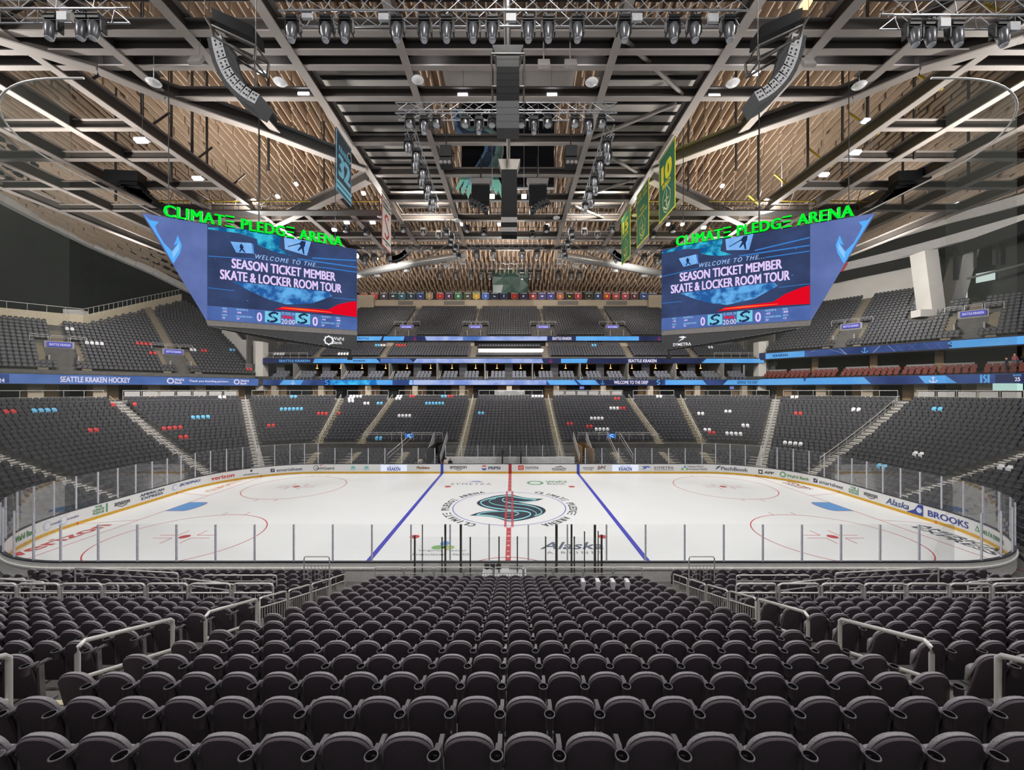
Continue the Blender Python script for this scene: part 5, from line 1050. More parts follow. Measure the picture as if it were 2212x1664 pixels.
def scoreboard(g):
    sd = 'left' if g < 0 else 'right'
    D = Vector((g*11.4, -6.75, 0))/13.25; N = Vector((-g*.509, -.861, 0)); I = Vector((g*12.45, 0, 0))
    P = lambda s, z, o=0.: tuple(I+D*(s*13.25)+N*o+Vector((0, 0, z)))
    fab = (lambda o: lambda a, b: P(.739-a/13.25, 14.39+b, o)) if g < 0 else (lambda o: lambda a, b: P(a/13.25, 14.39+b, o))
    root = thing('scoreboard', '%s hanging scoreboard, dark wedge with slanted outer edge and green sign on top' % sd, 'scoreboard', (g*16, 0, 21.05))
    F_ = [(0, 21.03), (1, 21.03), (.74, 14.36), (.736, 13.96), (0, 12.74)]; B_ = lambda s, z: (P(s, z)[0], -P(s, z)[1], z)
    m = MB(); fr = [P(*q) for q in F_]; bk = [B_(*q) for q in F_]; n = 5
    fs = [tuple(range(5)), (9, 8, 7, 6, 5), (1, 2, 7, 6), (2, 3, 8, 7), (0, 1, 6, 5)]
    m.add(fr+bk, fs); m.build('hull', hull_m, root)
    MB().add([P(.736, 13.96), P(0, 12.74), B_(.736, 13.96)], [(0, 1, 2)]).build('underside', under_m, root)
    m = MB()
    for i in range(26):
        q = .05+.68*i/26; z = 12.74+1.22*q/.736; a, b = Vector(P(q, z-.03)), Vector(B_(q, z-.03)); m.bar(a*.93+b*.07, a*.2+b*.8, .14, .06)
    m.build('underside_grating', dark, root)
    scr_ = poly_into(MB(), [(0, 21.0), (.995, 21.0), (.745, 14.39), (0, 14.39)], lambda s, z: P(s, z, .03)).build('screen', E['side'], root)
    poly_into(MB(), [(0, 14.39), (.745, 14.39), (.737, 13.98), (0, 13.98)], lambda s, z: P(s, z, .03)).build('bezel', bez_m, root)
    def poly(nm, pts, m, o=.06, f=ab): return poly_into(MB(), [f(*q) for q in pts], fab(o)).build(nm, E[m], scr_) if False else None
    def part(mb, m, nm='screen_image'):
        o = mb.build(nm, E[m], None); o.parent = scr_; o.matrix_parent_inverse = Matrix.Identity(4); return o
    def pg(pts, m, o=.06): part(poly_into(MB(), [ab(*q) for q in pts], fab(o)), m)
    def tx(x, y, w, h, s, m, o=.1, bold=.008, shear=0., sp_=1., nm='screen_lettering'):
        a, b = ab(x, y); w_ = ab(x+w/2, y)[0]-ab(x-w/2, y)[0]; h_ = ab(x, y-h/2)[1]-ab(x, y+h/2)[1]; part(text_into(MB(), s, lambda u, v: fab(o)(a+u, b-h_/2+v), w=w_, h=h_, bold=bold, shear=shear, spacing=sp_, multi=True), m, nm)
    W9, H6 = 9.78, 6.6
    part(poly_into(MB(), [(0, 0), (W9, 0), (W9, H6), (0, H6)], fab(.045)), 'bg'); part(poly_into(MB(), [(0, 0), (W9, 0), (W9, 1.02), (3.8, 1.0), (0, .98)], fab(.055)), 'low')
    pg([(705, 275), (1020, 285), (1400, 355), (1400, 400), (1180, 388), (1000, 330), (705, 292)], 'cy'); pg([(1170, 350), (1400, 385), (1380, 470), (1500, 545), (1330, 505), (1180, 440)], 'cy', .065)
    pg([(920, 410), (1120, 425), (1145, 525), (975, 515)], 'sc', .07); pg([(1122, 428), (1140, 434), (1150, 535), (1130, 524)], 'ln', .07); pg([(1430, 372), (1690, 408), (1650, 545), (1440, 482)], 'sc', .07)
    pg([(1012, 440), (1026, 432), (1036, 446), (1046, 462), (1040, 480), (1064, 514), (1052, 516), (1030, 488), (1012, 512), (1002, 508), (1018, 478), (1008, 466)], 'fig', .08)
    pg([(1600, 402), (1638, 410), (1632, 450), (1620, 470), (1626, 530), (1614, 530), (1600, 476), (1570, 500), (1560, 494), (1590, 450), (1576, 436), (1470, 462), (1464, 456), (1580, 424)], 'fig', .08)
    for p, w in (([(705, 548), (1150, 578)], .05), ([(1700, 566), (2122, 592)], .09), ([(1560, 575), (2122, 655)], .09), ([(1790, 655), (2122, 702)], .07), ([(705, 850), (960, 880)], .04), ([(1900, 945), (2122, 966)], .04)):
        part(band_into(MB(), [ab(*q) for q in p], w, fab(.066)), 'ln')
    for i in range(34):
        x, y = random.uniform(720, 2100), random.uniform(560, 990); q = random.uniform(4, 11); 
        if abs(y-(690+.12*(x-1400))) > 40: pg([(x-q, y), (x, y-q*.5), (x+q, y), (x, y+q*.5)], 'ln', .064)
    pg([(940, 790), (1400, 838), (1860, 892), (1890, 930), (1700, 1000), (1450, 1010), (1280, 960), (1080, 870)], 'rk', .07)
    pg([(1350, 1055), (1430, 1030), (1600, 1045), (1850, 1060), (1950, 1010), (2060, 985), (2124, 980), (2124, 1130), (1900, 1100), (1600, 1075)], 'rd', .08)
    part(band_into(MB(), [ab(1400, 1042), ab(1600, 1058), ab(1890, 1086)], [.03, .12, .03], fab(.09)), 'or')
    tx(1480, 598, 620, 42, 'WELCOME TO THE...', 'wl', .1, .01, .3, 1.3); tx(1455, 686, 985, 88, 'SEASON TICKET MEMBER', 'tx', .1, .03); tx(1440, 795, 1150, 88, 'SKATE & LOCKER ROOM TOUR', 'tx', .1, .03)
    tx(1197, 1130, 50, 86, '0', 'tx', bold=.02); tx(1728, 1172, 50, 86, '0', 'tx', bold=.02); tx(1470, 1098, 125, 27, '25 SOG 24', 'st'); tx(1470, 1132, 105, 27, 'FINAL', 'rd', bold=.04); tx(1470, 1176, 128, 46, '20:00', 'wh', bold=.0)
    for x, y, h in ((1325, 1132, 55), (1610, 1147, 53)):
        a, b = ab(x, y); part(poly_into(MB(), [(a-.5, b-.4), (a+.5, b-.4), (a+.5, b+.42), (a-.5, b+.42)], fab(.085)), 'tl'); 
        for w, dx in ((.16, 0), (.05, .13)): part(band_into(MB(), spline([(a+.34-dx, b+.26), (a+.05, b+.34-dx), (a-.22+dx, b+.16), (a, b), (a+.24-dx, b-.16), (a, b-.32+dx), (a-.36+dx, b-.28)]), w, fab(.1 if w > .1 else .104)), 'fig' if w > .1 else 'tl')
    for x, y, w, s in ((865, 1050, 44, 'SV%'), (865, 1078, 44, '.792'), (865, 1112, 50, 'HITS'), (857, 1138, 28, '35'), (1032, 1062, 108, 'FACEOFF %'), (1002, 1088, 44, '.508'), (1052, 1128, 148, 'FACEOFFS WON'), (993, 1146, 28, '30'), (1833, 1130, 88, 'FACEOFF %'), (1810, 1155, 40, '.492'), (1850, 1188, 124, 'FACEOFFS WON'), (1802, 1210, 26, '29'), (1945, 1140, 38, 'SV%'), (1949, 1163, 40, '.880'), (1948, 1192, 40, 'HITS'), (1944, 1216, 22, '15')): tx(x, y, w, 17, s, 'st' if s[0] in 'SHF' else 'tx', bold=.02)
    for x, y in ((965, 1100), (1141, 1118), (1779, 1170), (1922, 1182)): part(band_into(MB(), [ab(x, y-50), ab(x, y+50)], .035, fab(.085)), 'ln')
    hook = [(55, 138), (110, 190), (200, 208), (165, 250), (190, 310), (250, 410), (332, 492), (385, 415), (345, 432), (366, 390), (385, 335), (425, 430), (408, 505), (345, 608), (330, 588), (240, 430)]
    part(poly_into(MB(), [sz(*q) for q in hook], lambda s, z: P(s*.985, z-.06, .07)), 'hb', 'screen_emblem'); part(poly_into(MB(), [sz(*q) for q in ((332, 495), (378, 440), (398, 405), (400, 470), (340, 560))], lambda s, z: P(s*.985, z-.06, .08)), 'hl', 'screen_emblem')
    wl = emi('sign_white', (240, 240, 244), 1.)
    if g < 0:
        m = MB(); s0, z0 = sz(1858, 1352); ring_ = [(s0+.024*math.cos(q*math.pi/12)*(1+.12*math.cos(q*math.pi/1.5)), z0+.33*math.sin(q*math.pi/12)*(1+.12*math.cos(q*math.pi/1.5))) for q in range(25)]
        vs = []
        for a, b in ring_: vs += [P(s0+(a-s0)*1.1, z0+(b-z0)*1.1, .05), P(s0+(a-s0)*.75, z0+(b-z0)*.75, .05)]
        m.add(vs, [(2*i, 2*i+1, 2*i+3, 2*i+2) for i in range(24)])
        for s, x, y in (('WaFd', 1945, 1352), ('Bank', 1940, 1388)): s0, z0 = sz(x, y); text_into(m, s, lambda u, v: P(s0-u/13.25, z0+v, .05), h=.26, bold=.01)
        m.build('sponsor_lettering', wl, root)
    else:
        m = MB(); s0 = .117; text_into(m, 'SYMETRA', lambda u, v: P(s0+u/13.25, 13.05+v, .05), w=1.35, h=.24, bold=.015)
        poly_into(m, [(-.3, .02), (-.1, .2), (.08, .28), (-.2, .36), (-.22, .42), (.1, .46), (.34, .34), (.16, .3), (.1, .2), (-.05, .14)], lambda u, v: P(s0+u/13.25, 13.36+v, .05)); m.build('sponsor_lettering', wl, root)
    m = MB(); s1, s0 = .912, .085; f = (lambda o: lambda u, v: P((s1+s0)/2-u/13.25, 20.98+v, o)) if g < 0 else (lambda o: lambda u, v: P((s1+s0)/2+u/13.25, 20.98+v, o)); wd = (s1-s0)*13.25
    v, fc = text2d('CLIMAT\u039e PLEDG\u039e ARENA', 0., 0., 1.08); n_ = len(v); v = np.concatenate([v+np.array(q) for q in ((-.045, -.012), (.045, -.012), (-.045, .012), (.045, .012), (0, 0))]); fc = [tuple(k_+n_*q for k_ in p_) for q in range(5) for p_ in fc]; lo = v.min(0); sc = v.max(0)-lo; n0 = len(v); cvt = lambda p, o: f(o)((p[0]-lo[0]-sc[0]/2)*wd/sc[0], (p[1]-lo[1])*.82/sc[1])
    cnt_ = {}
    for q in fc:
        for a, b in zip(q, q[1:]+q[:1]): cnt_[tuple(sorted((a, b)))] = cnt_.get(tuple(sorted((a, b))), 0)+1
    ed = [e for e, c in cnt_.items() if c == 1]
    m.add([cvt(p, .25) for p in v]+[cvt(p, .05) for p in v], [tuple(q) for q in fc]+[(a, b, b+n0, a+n0) for a, b in ed])
    m.f and [m.m.__setitem__(i, 1) for i in range(len(fc), len(m.f))]
    m.build('sign_lettering', [grn, grn_s], root)
    for k, s in enumerate((.512, .9, .12)):
        m = MB(); p = Vector(P(s, 21.03, -.4)); m.tube([p, p+Vector((0, 0, 10.5))], .05 if k == 0 else .03, 5); m.build('hanging_cable', black, root)
    for k, s in enumerate((.04,)): m = MB(); p = Vector(P(s, 12.8, -.1)); m.tube([p, p-Vector((0, 0, .5))], .05, 6); m.box(p-Vector((0, 0, .65)), (.3, .3, .35)); m.build('camera_pod', black, root)
    return root
scoreboard(-1); scoreboard(1)
p = at(770, 553, 33.4); tag(MB().lathe([(0, -.14), (.16, -.14), (.2, .1), (0, .14)], p, 10, 0, (0, -1, 0)).build('spot_lamp', emi('spot_glow', (255, 250, 235), 30.)), 'dazzling spot lamp just right of the left scoreboard', 'lamp')
# ================================================================== ROOF
rC, rF, rL, rE = 46., 33.9, 44.5, 33.5
def roof(x, y):
    u, v = min(1.15, abs(x)/75), y/67.4
    return rC*(1-u)*(1-v)+rF*(1-u)*v+rL*u*(1-v)+rE*u*v
mb = MB(); pw, sl_ = .92, 3.4; T_F = .06
for i in range(-92, 92):
    for j in range(-3, 21):
        yj = (j-.5*(i % 2))*sl_; y0, y1 = yj, min(67.4, yj+sl_)
        if y1 <= y0: continue
        x = (i+.5)*pw+(.16 if j % 2 else -.1); dz = .12*((i+j) % 2); b0, b1 = roof(x, y0)-.95-dz, roof(x, y1)-.95-dz; t0, t1 = roof(x, y0)-.02, roof(x, y1)-.02
        mb.add([(x-T_F, y0, b0), (x+T_F, y0, b0), (x+T_F, y1, b1), (x-T_F, y1, b1), (x-T_F, y0, t0), (x+T_F, y0, t0), (x+T_F, y1, t1), (x-T_F, y1, t1)], [(0, 3, 2, 1), (0, 4, 7, 3), (1, 2, 6, 5), (0, 1, 5, 4), (2, 3, 7, 6)])
for i in range(-24, 24):
    for k in range(-3, 14):
        q = [(i*3.5, k*4.8), (i*3.5+3.5, k*4.8), (i*3.5+3.5, min(67.4, k*4.8+4.8)), (i*3.5, min(67.4, k*4.8+4.8))]; mb.add([(*p, roof(*p)) for p in q], [(0, 1, 2, 3)], 1)
struct(mb.build('ceiling', [slat_m, mat('roof_board', (128, 108, 92), .9, var=.1, scale=.4)]))
deck = MB()
deck.add([(x, y, 32.35) for x, y in ((-31, 24.7-D0), (31, 24.7-D0), (31, 27.3-D0), (-31, 27.3-D0))], [(0, 1, 2, 3)])
for g in (-1, 1): deck.add([(x, y, 32.3) for x, y in ((g*6.4, 27.3-D0), (g*14.4, 27.3-D0), (g*14.4, 50-D0), (g*6.4, 50-D0))], [(0, 1, 2, 3)])
deck.add([(x, y, 33.0) for x, y in ((-4.9, 29.2-D0), (4.9, 29.2-D0), (4.9, 31.9-D0), (-4.9, 31.9-D0))], [(0, 1, 2, 3)])
struct(deck.build('ceiling_deck', deck_m))
j = MB()
for g in (-1, 1):
    for i in range(18): y = 27.7-D0+i*1.25; j.box((g*10.3, y, 32.2), (7.4, .14, .2))
struct(j.build('ceiling_joist', black))
j = MB()
for i in range(-20, 21): j.box((i*1.5, 26-D0, 32.2), (.1, 2.6, .25))
struct(j.build('ceiling_rib', flange))
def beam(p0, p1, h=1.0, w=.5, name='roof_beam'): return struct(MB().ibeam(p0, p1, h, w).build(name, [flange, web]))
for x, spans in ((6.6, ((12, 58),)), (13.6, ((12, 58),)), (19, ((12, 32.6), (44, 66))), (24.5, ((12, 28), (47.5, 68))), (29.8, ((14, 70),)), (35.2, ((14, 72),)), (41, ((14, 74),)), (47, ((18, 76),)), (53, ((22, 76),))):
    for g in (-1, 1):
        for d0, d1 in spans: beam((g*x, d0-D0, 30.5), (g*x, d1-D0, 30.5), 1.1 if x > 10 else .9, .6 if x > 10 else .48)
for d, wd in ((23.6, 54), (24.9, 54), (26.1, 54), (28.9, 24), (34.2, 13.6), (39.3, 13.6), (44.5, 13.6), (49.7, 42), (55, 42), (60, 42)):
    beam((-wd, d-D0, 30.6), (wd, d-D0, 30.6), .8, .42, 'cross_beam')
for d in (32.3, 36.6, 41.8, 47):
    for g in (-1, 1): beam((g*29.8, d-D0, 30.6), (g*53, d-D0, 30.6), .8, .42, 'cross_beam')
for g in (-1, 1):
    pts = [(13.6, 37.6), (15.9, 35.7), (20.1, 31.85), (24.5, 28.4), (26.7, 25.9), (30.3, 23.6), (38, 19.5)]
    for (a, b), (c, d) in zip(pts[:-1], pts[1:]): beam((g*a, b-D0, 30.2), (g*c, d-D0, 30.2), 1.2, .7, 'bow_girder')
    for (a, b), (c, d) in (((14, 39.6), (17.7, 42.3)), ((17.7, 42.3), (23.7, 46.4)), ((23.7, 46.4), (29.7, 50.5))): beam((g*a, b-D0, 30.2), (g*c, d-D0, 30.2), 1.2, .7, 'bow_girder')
    x, y, z = at(1106+g*820, 160, 25); struct(MB().tube([(g*33, 24.5-D0, 30.6), (g*30, 23.9-D0, 34)], .16, 8).build('strut', flange))
for (a, b), (c, d) in (((1351, 87), (1474, 203)), ((1460, 224), (1275, 300)), ((1297, 326), (1380, 376)), ((1365, 389), (1243, 430)), ((1240, 445), (1320, 478))):
    struct(MB().tube([atz(a, b, 31), atz(c, d, 31)], .15, 8).build('brace_tube', flange))
m = MB()
for q in range(6): m.tube([(-46, 23.6-D0+.8*q, 33.2+.5*(q % 3)), (46, 23.6-D0+.8*q, 33.2+.5*(q % 3))], .1+.05*(q % 2), 6)
m.box((0, 24.5-D0, 34.6), (30, 1.6, .9)); struct(m.build('ceiling_pipe', mat('pipe_grey', (128, 124, 122), .4, .4)))
struct(MB().bar((-.12, 22-D0, 30.8), (-.12, 40-D0, 30.8), .28, .5).build('spine_beam', deck_m))
struct(MB().box((-.1, 25.2-D0, 28.2), (.22, .22, 5.4)).build('centre_hanger', deck_m))
rod = mat('hanger_rod', (60, 56, 54), .6)
for i, (px, py, d) in enumerate(((415, 160, 38), (370, 245, 40), (447, 290, 42), (560, 330, 44), (307, 235, 33), (855, 470, 52), (1590, 190, 38), (1487, 240, 42), (1745, 240, 40), (1820, 230, 38), (1874, 205, 34), (1638, 340, 44), (1975, 270, 36), (2092, 330, 40), (580, 180, 38), (700, 390, 48), (1950, 420, 46), (250, 350, 44), (1330, 420, 50), (1395, 400, 52))):
    x, y, z = at(px, py, d); zt_ = roof(x, y); struct(MB().box((x, y, (zt_+30.4)/2), (.16, .16, max(1, zt_-30.4))).build('hanger_post', rod))
# far catwalks with rails
yel = mat('yellow_rail', (206, 178, 60), .5)
for n, (d, x0, x1, z) in enumerate(((46.5, -42, -15, 30.2), (46.5, 15, 42, 30.2), (50.5, -40, 40, 31.2), (56, -40, 40, 31.0), (21.5, -38, 38, 32.4), (19.3, -36, 36, 32.6))):
    m = MB(); q = MB(); y = d-D0; m.box(((x0+x1)/2, y, z), (x1-x0, 1.3, .16)); k = int((x1-x0)/1.7)
    for e in (-.65, .65):
        for h in (.55, 1.1): m.tube([(x0, y+e, z+h), (x1, y+e, z+h)], .03, 4)
        for i in range(k+1): m.tube([(x0+(x1-x0)*i/k, y+e, z), (x0+(x1-x0)*i/k, y+e, z+1.1)], .03, 4)
    for i in range(k//2): xx = x0+(x1-x0)*(i+.5)/(k//2); m.tube([(xx, y, z), (xx+.8, y, z+2.6)], .05, 4)
    struct(m.build('ceiling_catwalk', web))
    if n in (0, 1): q.tube([(x0, y-.66, z+1.0), (x1, y-.66, z+1.0)], .06, 5); struct(q.build('catwalk_pipe', yel))
for g in (-1, 1):   # catwalks along the length on the outer girders
    m = MB(); x = g*31.5
    for i in range(24): y = 22-D0+i*1.8; m.tube([(x, y, 31.4), (x, y, 32.6)], .035, 4); 
    for h in (.6, 1.2): m.tube([(x, 22-D0, 31.4+h), (x, 65-D0, 31.4+h)], .035, 4)
    for i in range(8): y = 24-D0+i*5; m.tube([(x, y, 31.4), (x-g*1.5, y+1.2, 34)], .1, 5)
    struct(m.build('ceiling_walkway_rail', web if g < 0 else yel))
# lattice trusses
def truss(name, p0, p1, w, label, mtl=alu, group=None, step=.6):
    p0, p1 = Vector(p0), Vector(p1); _, _, x, z = MB().frame(p0, p1); L = (p1-p0).length; d = (p1-p0)/L; m = MB(); C4 = [x*a*w/2+z*b*w/2 for a, b in ((-1, -1), (1, -1), (1, 1), (-1, 1))]
    for c in C4: m.tube([p0+c, p1+c], .028, 5)
    n = int(L/step)
    for i in range(n):
        a, b = p0+d*(L*i/n), p0+d*(L*(i+1)/n)
        for k in range(4): m.tube([a+C4[k], b+C4[(k+1) % 4]] if i % 2 else [a+C4[(k+1) % 4], b+C4[k]], .014, 3)
    return tag(m.build(name, mtl), label, 'lighting truss', group)
def tr_px(pa, pb, py, d, w, lab): 
    a, b = at(pa, py, d), at(pb, py, d); return truss('lighting_truss', a, b, w, lab, group='lighting trusses under the roof')
tr_px(612, 1608, 22, 13, .55, 'long silver lighting truss across the top of the photo'); tr_px(-60, 265, 18, 13, .5, 'silver lighting truss in the top left corner'); tr_px(1915, 2300, 32, 13, .5, 'silver lighting truss in the top right corner')
tr_px(857, 1330, 241, 19, .5, 'silver lighting truss behind the centre speaker column'); tr_px(1012, 1176, 532, 52, .7, 'far lighting truss above the silver ducts'); tr_px(935, 1270, 575, 60, .7, 'farthest lighting truss before the fanned roof slats'); tr_px(1270, 1420, 540, 56, .6, 'far lighting truss left of the right scoreboard'); tr_px(780, 935, 540, 56, .6, 'far lighting truss right of the left scoreboard')
for g, sd in ((-1, 'left'), (1, 'right')):
    truss('lighting_truss', (g*5.1+.1, 20.3-D0, 22.8), (g*5.3+.1, 28-D0, 22.6), .45, 'silver truss running away from the viewer, %s of the centre column' % sd, group='lighting trusses under the roof')
    truss('lighting_truss', (g*4.9+.1, 31-D0, 22.6), (g*4.9+.1, 38-D0, 22.4), .45, 'dark truss farther back, %s of the black centre mast' % sd, web, 'lighting trusses under the roof')
# moving head lamps
mh = thing('moving_head_lamp', 'x', 'stage lamp', (0, 0, 0), 'stage lamps on the trusses')
MB().box((0, 0, -.1), (.36, .3, .18)).build('base', black, mh); m = MB(); m.box((-.21, 0, -.36), (.05, .2, .4)); m.box((.21, 0, -.36), (.05, .2, .4)); m.box((0, 0, -.2), (.46, .22, .06)); m.build('yoke', black, mh)
MB().lathe([(0, -.3), (.14, -.32), (.17, -.45), (.15, -.62), (.12, -.84), (.09, -.88)], (0, -.03, 0), 12, 0, (0, .12, 1)).build('head', mat('lamp_head_grey', (104, 104, 108), .3, .5), mh); MB().lathe([(.0, -.88), (.1, -.89), (.115, -.83)], (0, -.03, 0), 12, 0, (0, .12, 1)).build('lens', mat('lens_pale', (210, 214, 222), .15), mh)
wash = thing('wash_lamp', 'x', 'stage lamp', (0, 0, 0), 'stage lamps on the trusses')
MB().box((0, 0, -.08), (.34, .28, .16)).build('base', black, wash); m = MB(); m.box((-.2, 0, -.32), (.05, .2, .4)); m.box((.2, 0, -.32), (.05, .2, .4)); m.build('yoke', black, wash)
MB().lathe([(0, -.24), (.13, -.26), (.17, -.4), (.165, -.56)], (0, 0, 0), 12, 0, (0, .3, 1)).build('head', black, wash); MB().lathe([(0, -.565), (.15, -.565), (.165, -.55)], (0, 0, 0), 12, 0, (0, .3, 1)).build('lens', mat('lens_dots', (196, 198, 204), .3, .2, .3, 60.), wash)
def place(root, p, lab, first):
    if first: root.location = p; root['label'] = lab; return root
    return copy_tree(root, p, 0, lab)
k = 0
for grp, py, d, lst in (('on the long top truss', 38, 13, (634, 707, 748, 859, 918, 966, 1023, 1064, 1141, 1184, 1246, 1347, 1453, 1498, 1572)), ('on the top left truss', 34, 13, (116, 183, 210)), ('on the top right truss', 48, 13, (1969, 2003, 2061, 2158))):
    for i, px in enumerate(lst): place(mh, at(px, py, d), 'grey moving head lamp %s, %s from the left' % (grp, ORD[i+1]), k == 0); k += 1
for i, px in enumerate((917, 1035, 1153, 1271)): place(mh, at(px, 253, 19), 'black-bodied moving head lamp on the second truss, %s from the left' % ORD[i+1], False)
for i, px in enumerate((886, 944, 1005, 1063, 1126, 1183, 1241, 1299)): place(wash, at(px, 252, 19), 'round-faced wash lamp on the second truss, %s from the left' % ORD[i+1], i == 0)
for g, sd in ((-1, 'left'), (1, 'right')):
    for i in range(9): place(mh, (g*(5.1+.02*i)+.1+(.12 if i % 2 else -.12), 20.6-D0+.85*i, 22.5), 'chrome moving head lamp on the %s receding truss, %s going away' % (sd, ORD[i+1]), False)
    for i in range(6): place(wash, (g*4.9+.1+(.12 if i % 2 else -.12), 31.3-D0+1.1*i, 22.2), 'dark wash lamp on the %s far receding truss, %s going away' % (sd, ORD[i+1]), False)
for grp, py, d, lst in (('on the far truss above the ducts', 540, 52, (1030, 1066, 1128, 1160)), ('on the farthest truss', 584, 60, (950, 985, 1018, 1040, 1058, 1128, 1145, 1162, 1206, 1234, 1252)), ('by the left scoreboard', 548, 56, (790, 808, 840)), ('by the right scoreboard', 548, 56, (1330, 1392, 1418))):
    for i, px in enumerate(lst): c = place(mh, at(px, py, d), 'small dark moving head lamp %s, %s from the left' % (grp, ORD[i+1]), False); c.scale = (1.6, 1.6, 1.6)
for i, px in enumerate((748, 792, 846, 872, 915, 948, 1010, 1045, 1150, 1180, 1262, 1290, 1322, 1356, 1410, 1452)):
    c = place(wash, at(px, 487+6*(i % 3), 50.5), 'black wash lamp hung under the far catwalk, %s from the left' % ORD[i+1], False); c.scale = (1.7, 1.7, 1.7)
pl = mat('panel_lamp_grey', (190, 190, 194), .4)
for i, (px, py) in enumerate(((136, 36), (664, 32), (829, 36), (1104, 38), (1376, 38), (1540, 40), (2040, 50), (2190, 58))):
    tag(MB().box(at(px, py, 12.8), (.32, .1, .27)).build('panel_lamp', pl), 'flat grey panel lamp along the top trusses, %s from the left' % ORD[i+1], 'lamp', 'panel lamps on the top trusses')
for i, (px, py) in enumerate(((424, 130), (1175, 138), (1233, 138), (1745, 135))):
    x, y, z = at(px, py, 24); m = MB(); m.box((x, y, z), (.72, .2, .75), 0, 0, -.5); m.tube([(x, y+.2, z+.3), (x, y+.3, 31)], .04, 4); tag(m.build('panel_lamp', MATS['board_bezel_grey']), 'grey square lamp hung below the roof deck, %s from the left' % ORD[i+1], 'lamp', 'square lamps below the roof deck')
# floodlights
fl = 0
for px, py, d, w in ((305, 304, 32, .9), (427, 386, 40, .9), (1848, 330, 36, .8), (1780, 378, 40, .8), (383, 103, 25.2, 1.3), (560, 103, 25.2, 1.3), (931, 103, 25.2, 1.2), (1265, 104, 25.2, 1.2), (1624, 106, 25.2, 1.3), (1789, 105, 25.2, 1.3), (1971, 106, 25.2, .9), (220, 103, 25.2, .8), (658, 207, 29, .8), (1000, 209, 29, .7), (1192, 209, 29, .7), (1541, 211, 29, .8), (562, 153, 27, .5), (1632, 156, 27, .5), (749, 481, 50, .6), (805, 481, 50, .6), (785, 418, 46, .4), (1063, 425, 38, .45), (1132, 425, 38, .45), (1163, 425, 38, .45), (996, 485, 52, .4), (1078, 485, 52, .4), (1183, 487, 52, .4), (1474, 427, 46, .45), (1443, 485, 52, .4), (1474, 485, 52, .4), (722, 497, 50, .5), (1520, 492, 50, .5), (690, 440, 46, .35), (152, 343, 40, .5), (1885, 420, 46, .4), (1870, 262, 34, .5), (1690, 412, 46, .4), (1560, 402, 46, .35), (2070, 440, 56, .5), (2005, 445, 54, .4), (600, 425, 46, .35), (640, 398, 46, .3), (1740, 10, 20, .4), (2175, 180, 30, .4)):
    fl += 1; x, y, z = at(px, py, d); o = thing('floodlight', 'glowing floodlight under the roof, %s in a scan from the nearest row back' % ORD[fl], 'lamp', (x, y, z), 'floodlights under the roof')
    MB().box((x, y+.1, z+.16), (w*1.1, .5, .14)).tube([(x, y+.1, z+.2), (x, y+.1, roof(x, y)+.03)], .022, 4).build('housing', pl, o); MB().box((x, y-.02, z), (w, .36, .18), 0, 0, -.35).build('lamp_face', warm_m if fl in (34, 35, 43, 44) else lamp_m, o)
for i, (px, py, d) in enumerate(((332, 179, 26), (605, 178, 27), (902, 173, 27), (1278, 178, 27), (1583, 180, 27), (1856, 185, 27), (822, 468, 48), (988, 477, 48), (1202, 471, 48), (1372, 465, 48))):
    x, y, z = at(px, py, d); tag(MB().lathe([(0, -.1), (.36, -.08), (.44, .02), (.36, .12), (0, .14)], (x, y, z), 14).tube([(x, y, z+.1), (x, y, roof(x, y)+.03)], .03, 4).build('dome_lamp', fm), 'white shallow dome lamp below the beams, %s from the left' % (ORD[i+1]+' in the near row' if i < 6 else ORD[i-5]+' in the far row'), 'lamp', 'dome lamps below the beams')
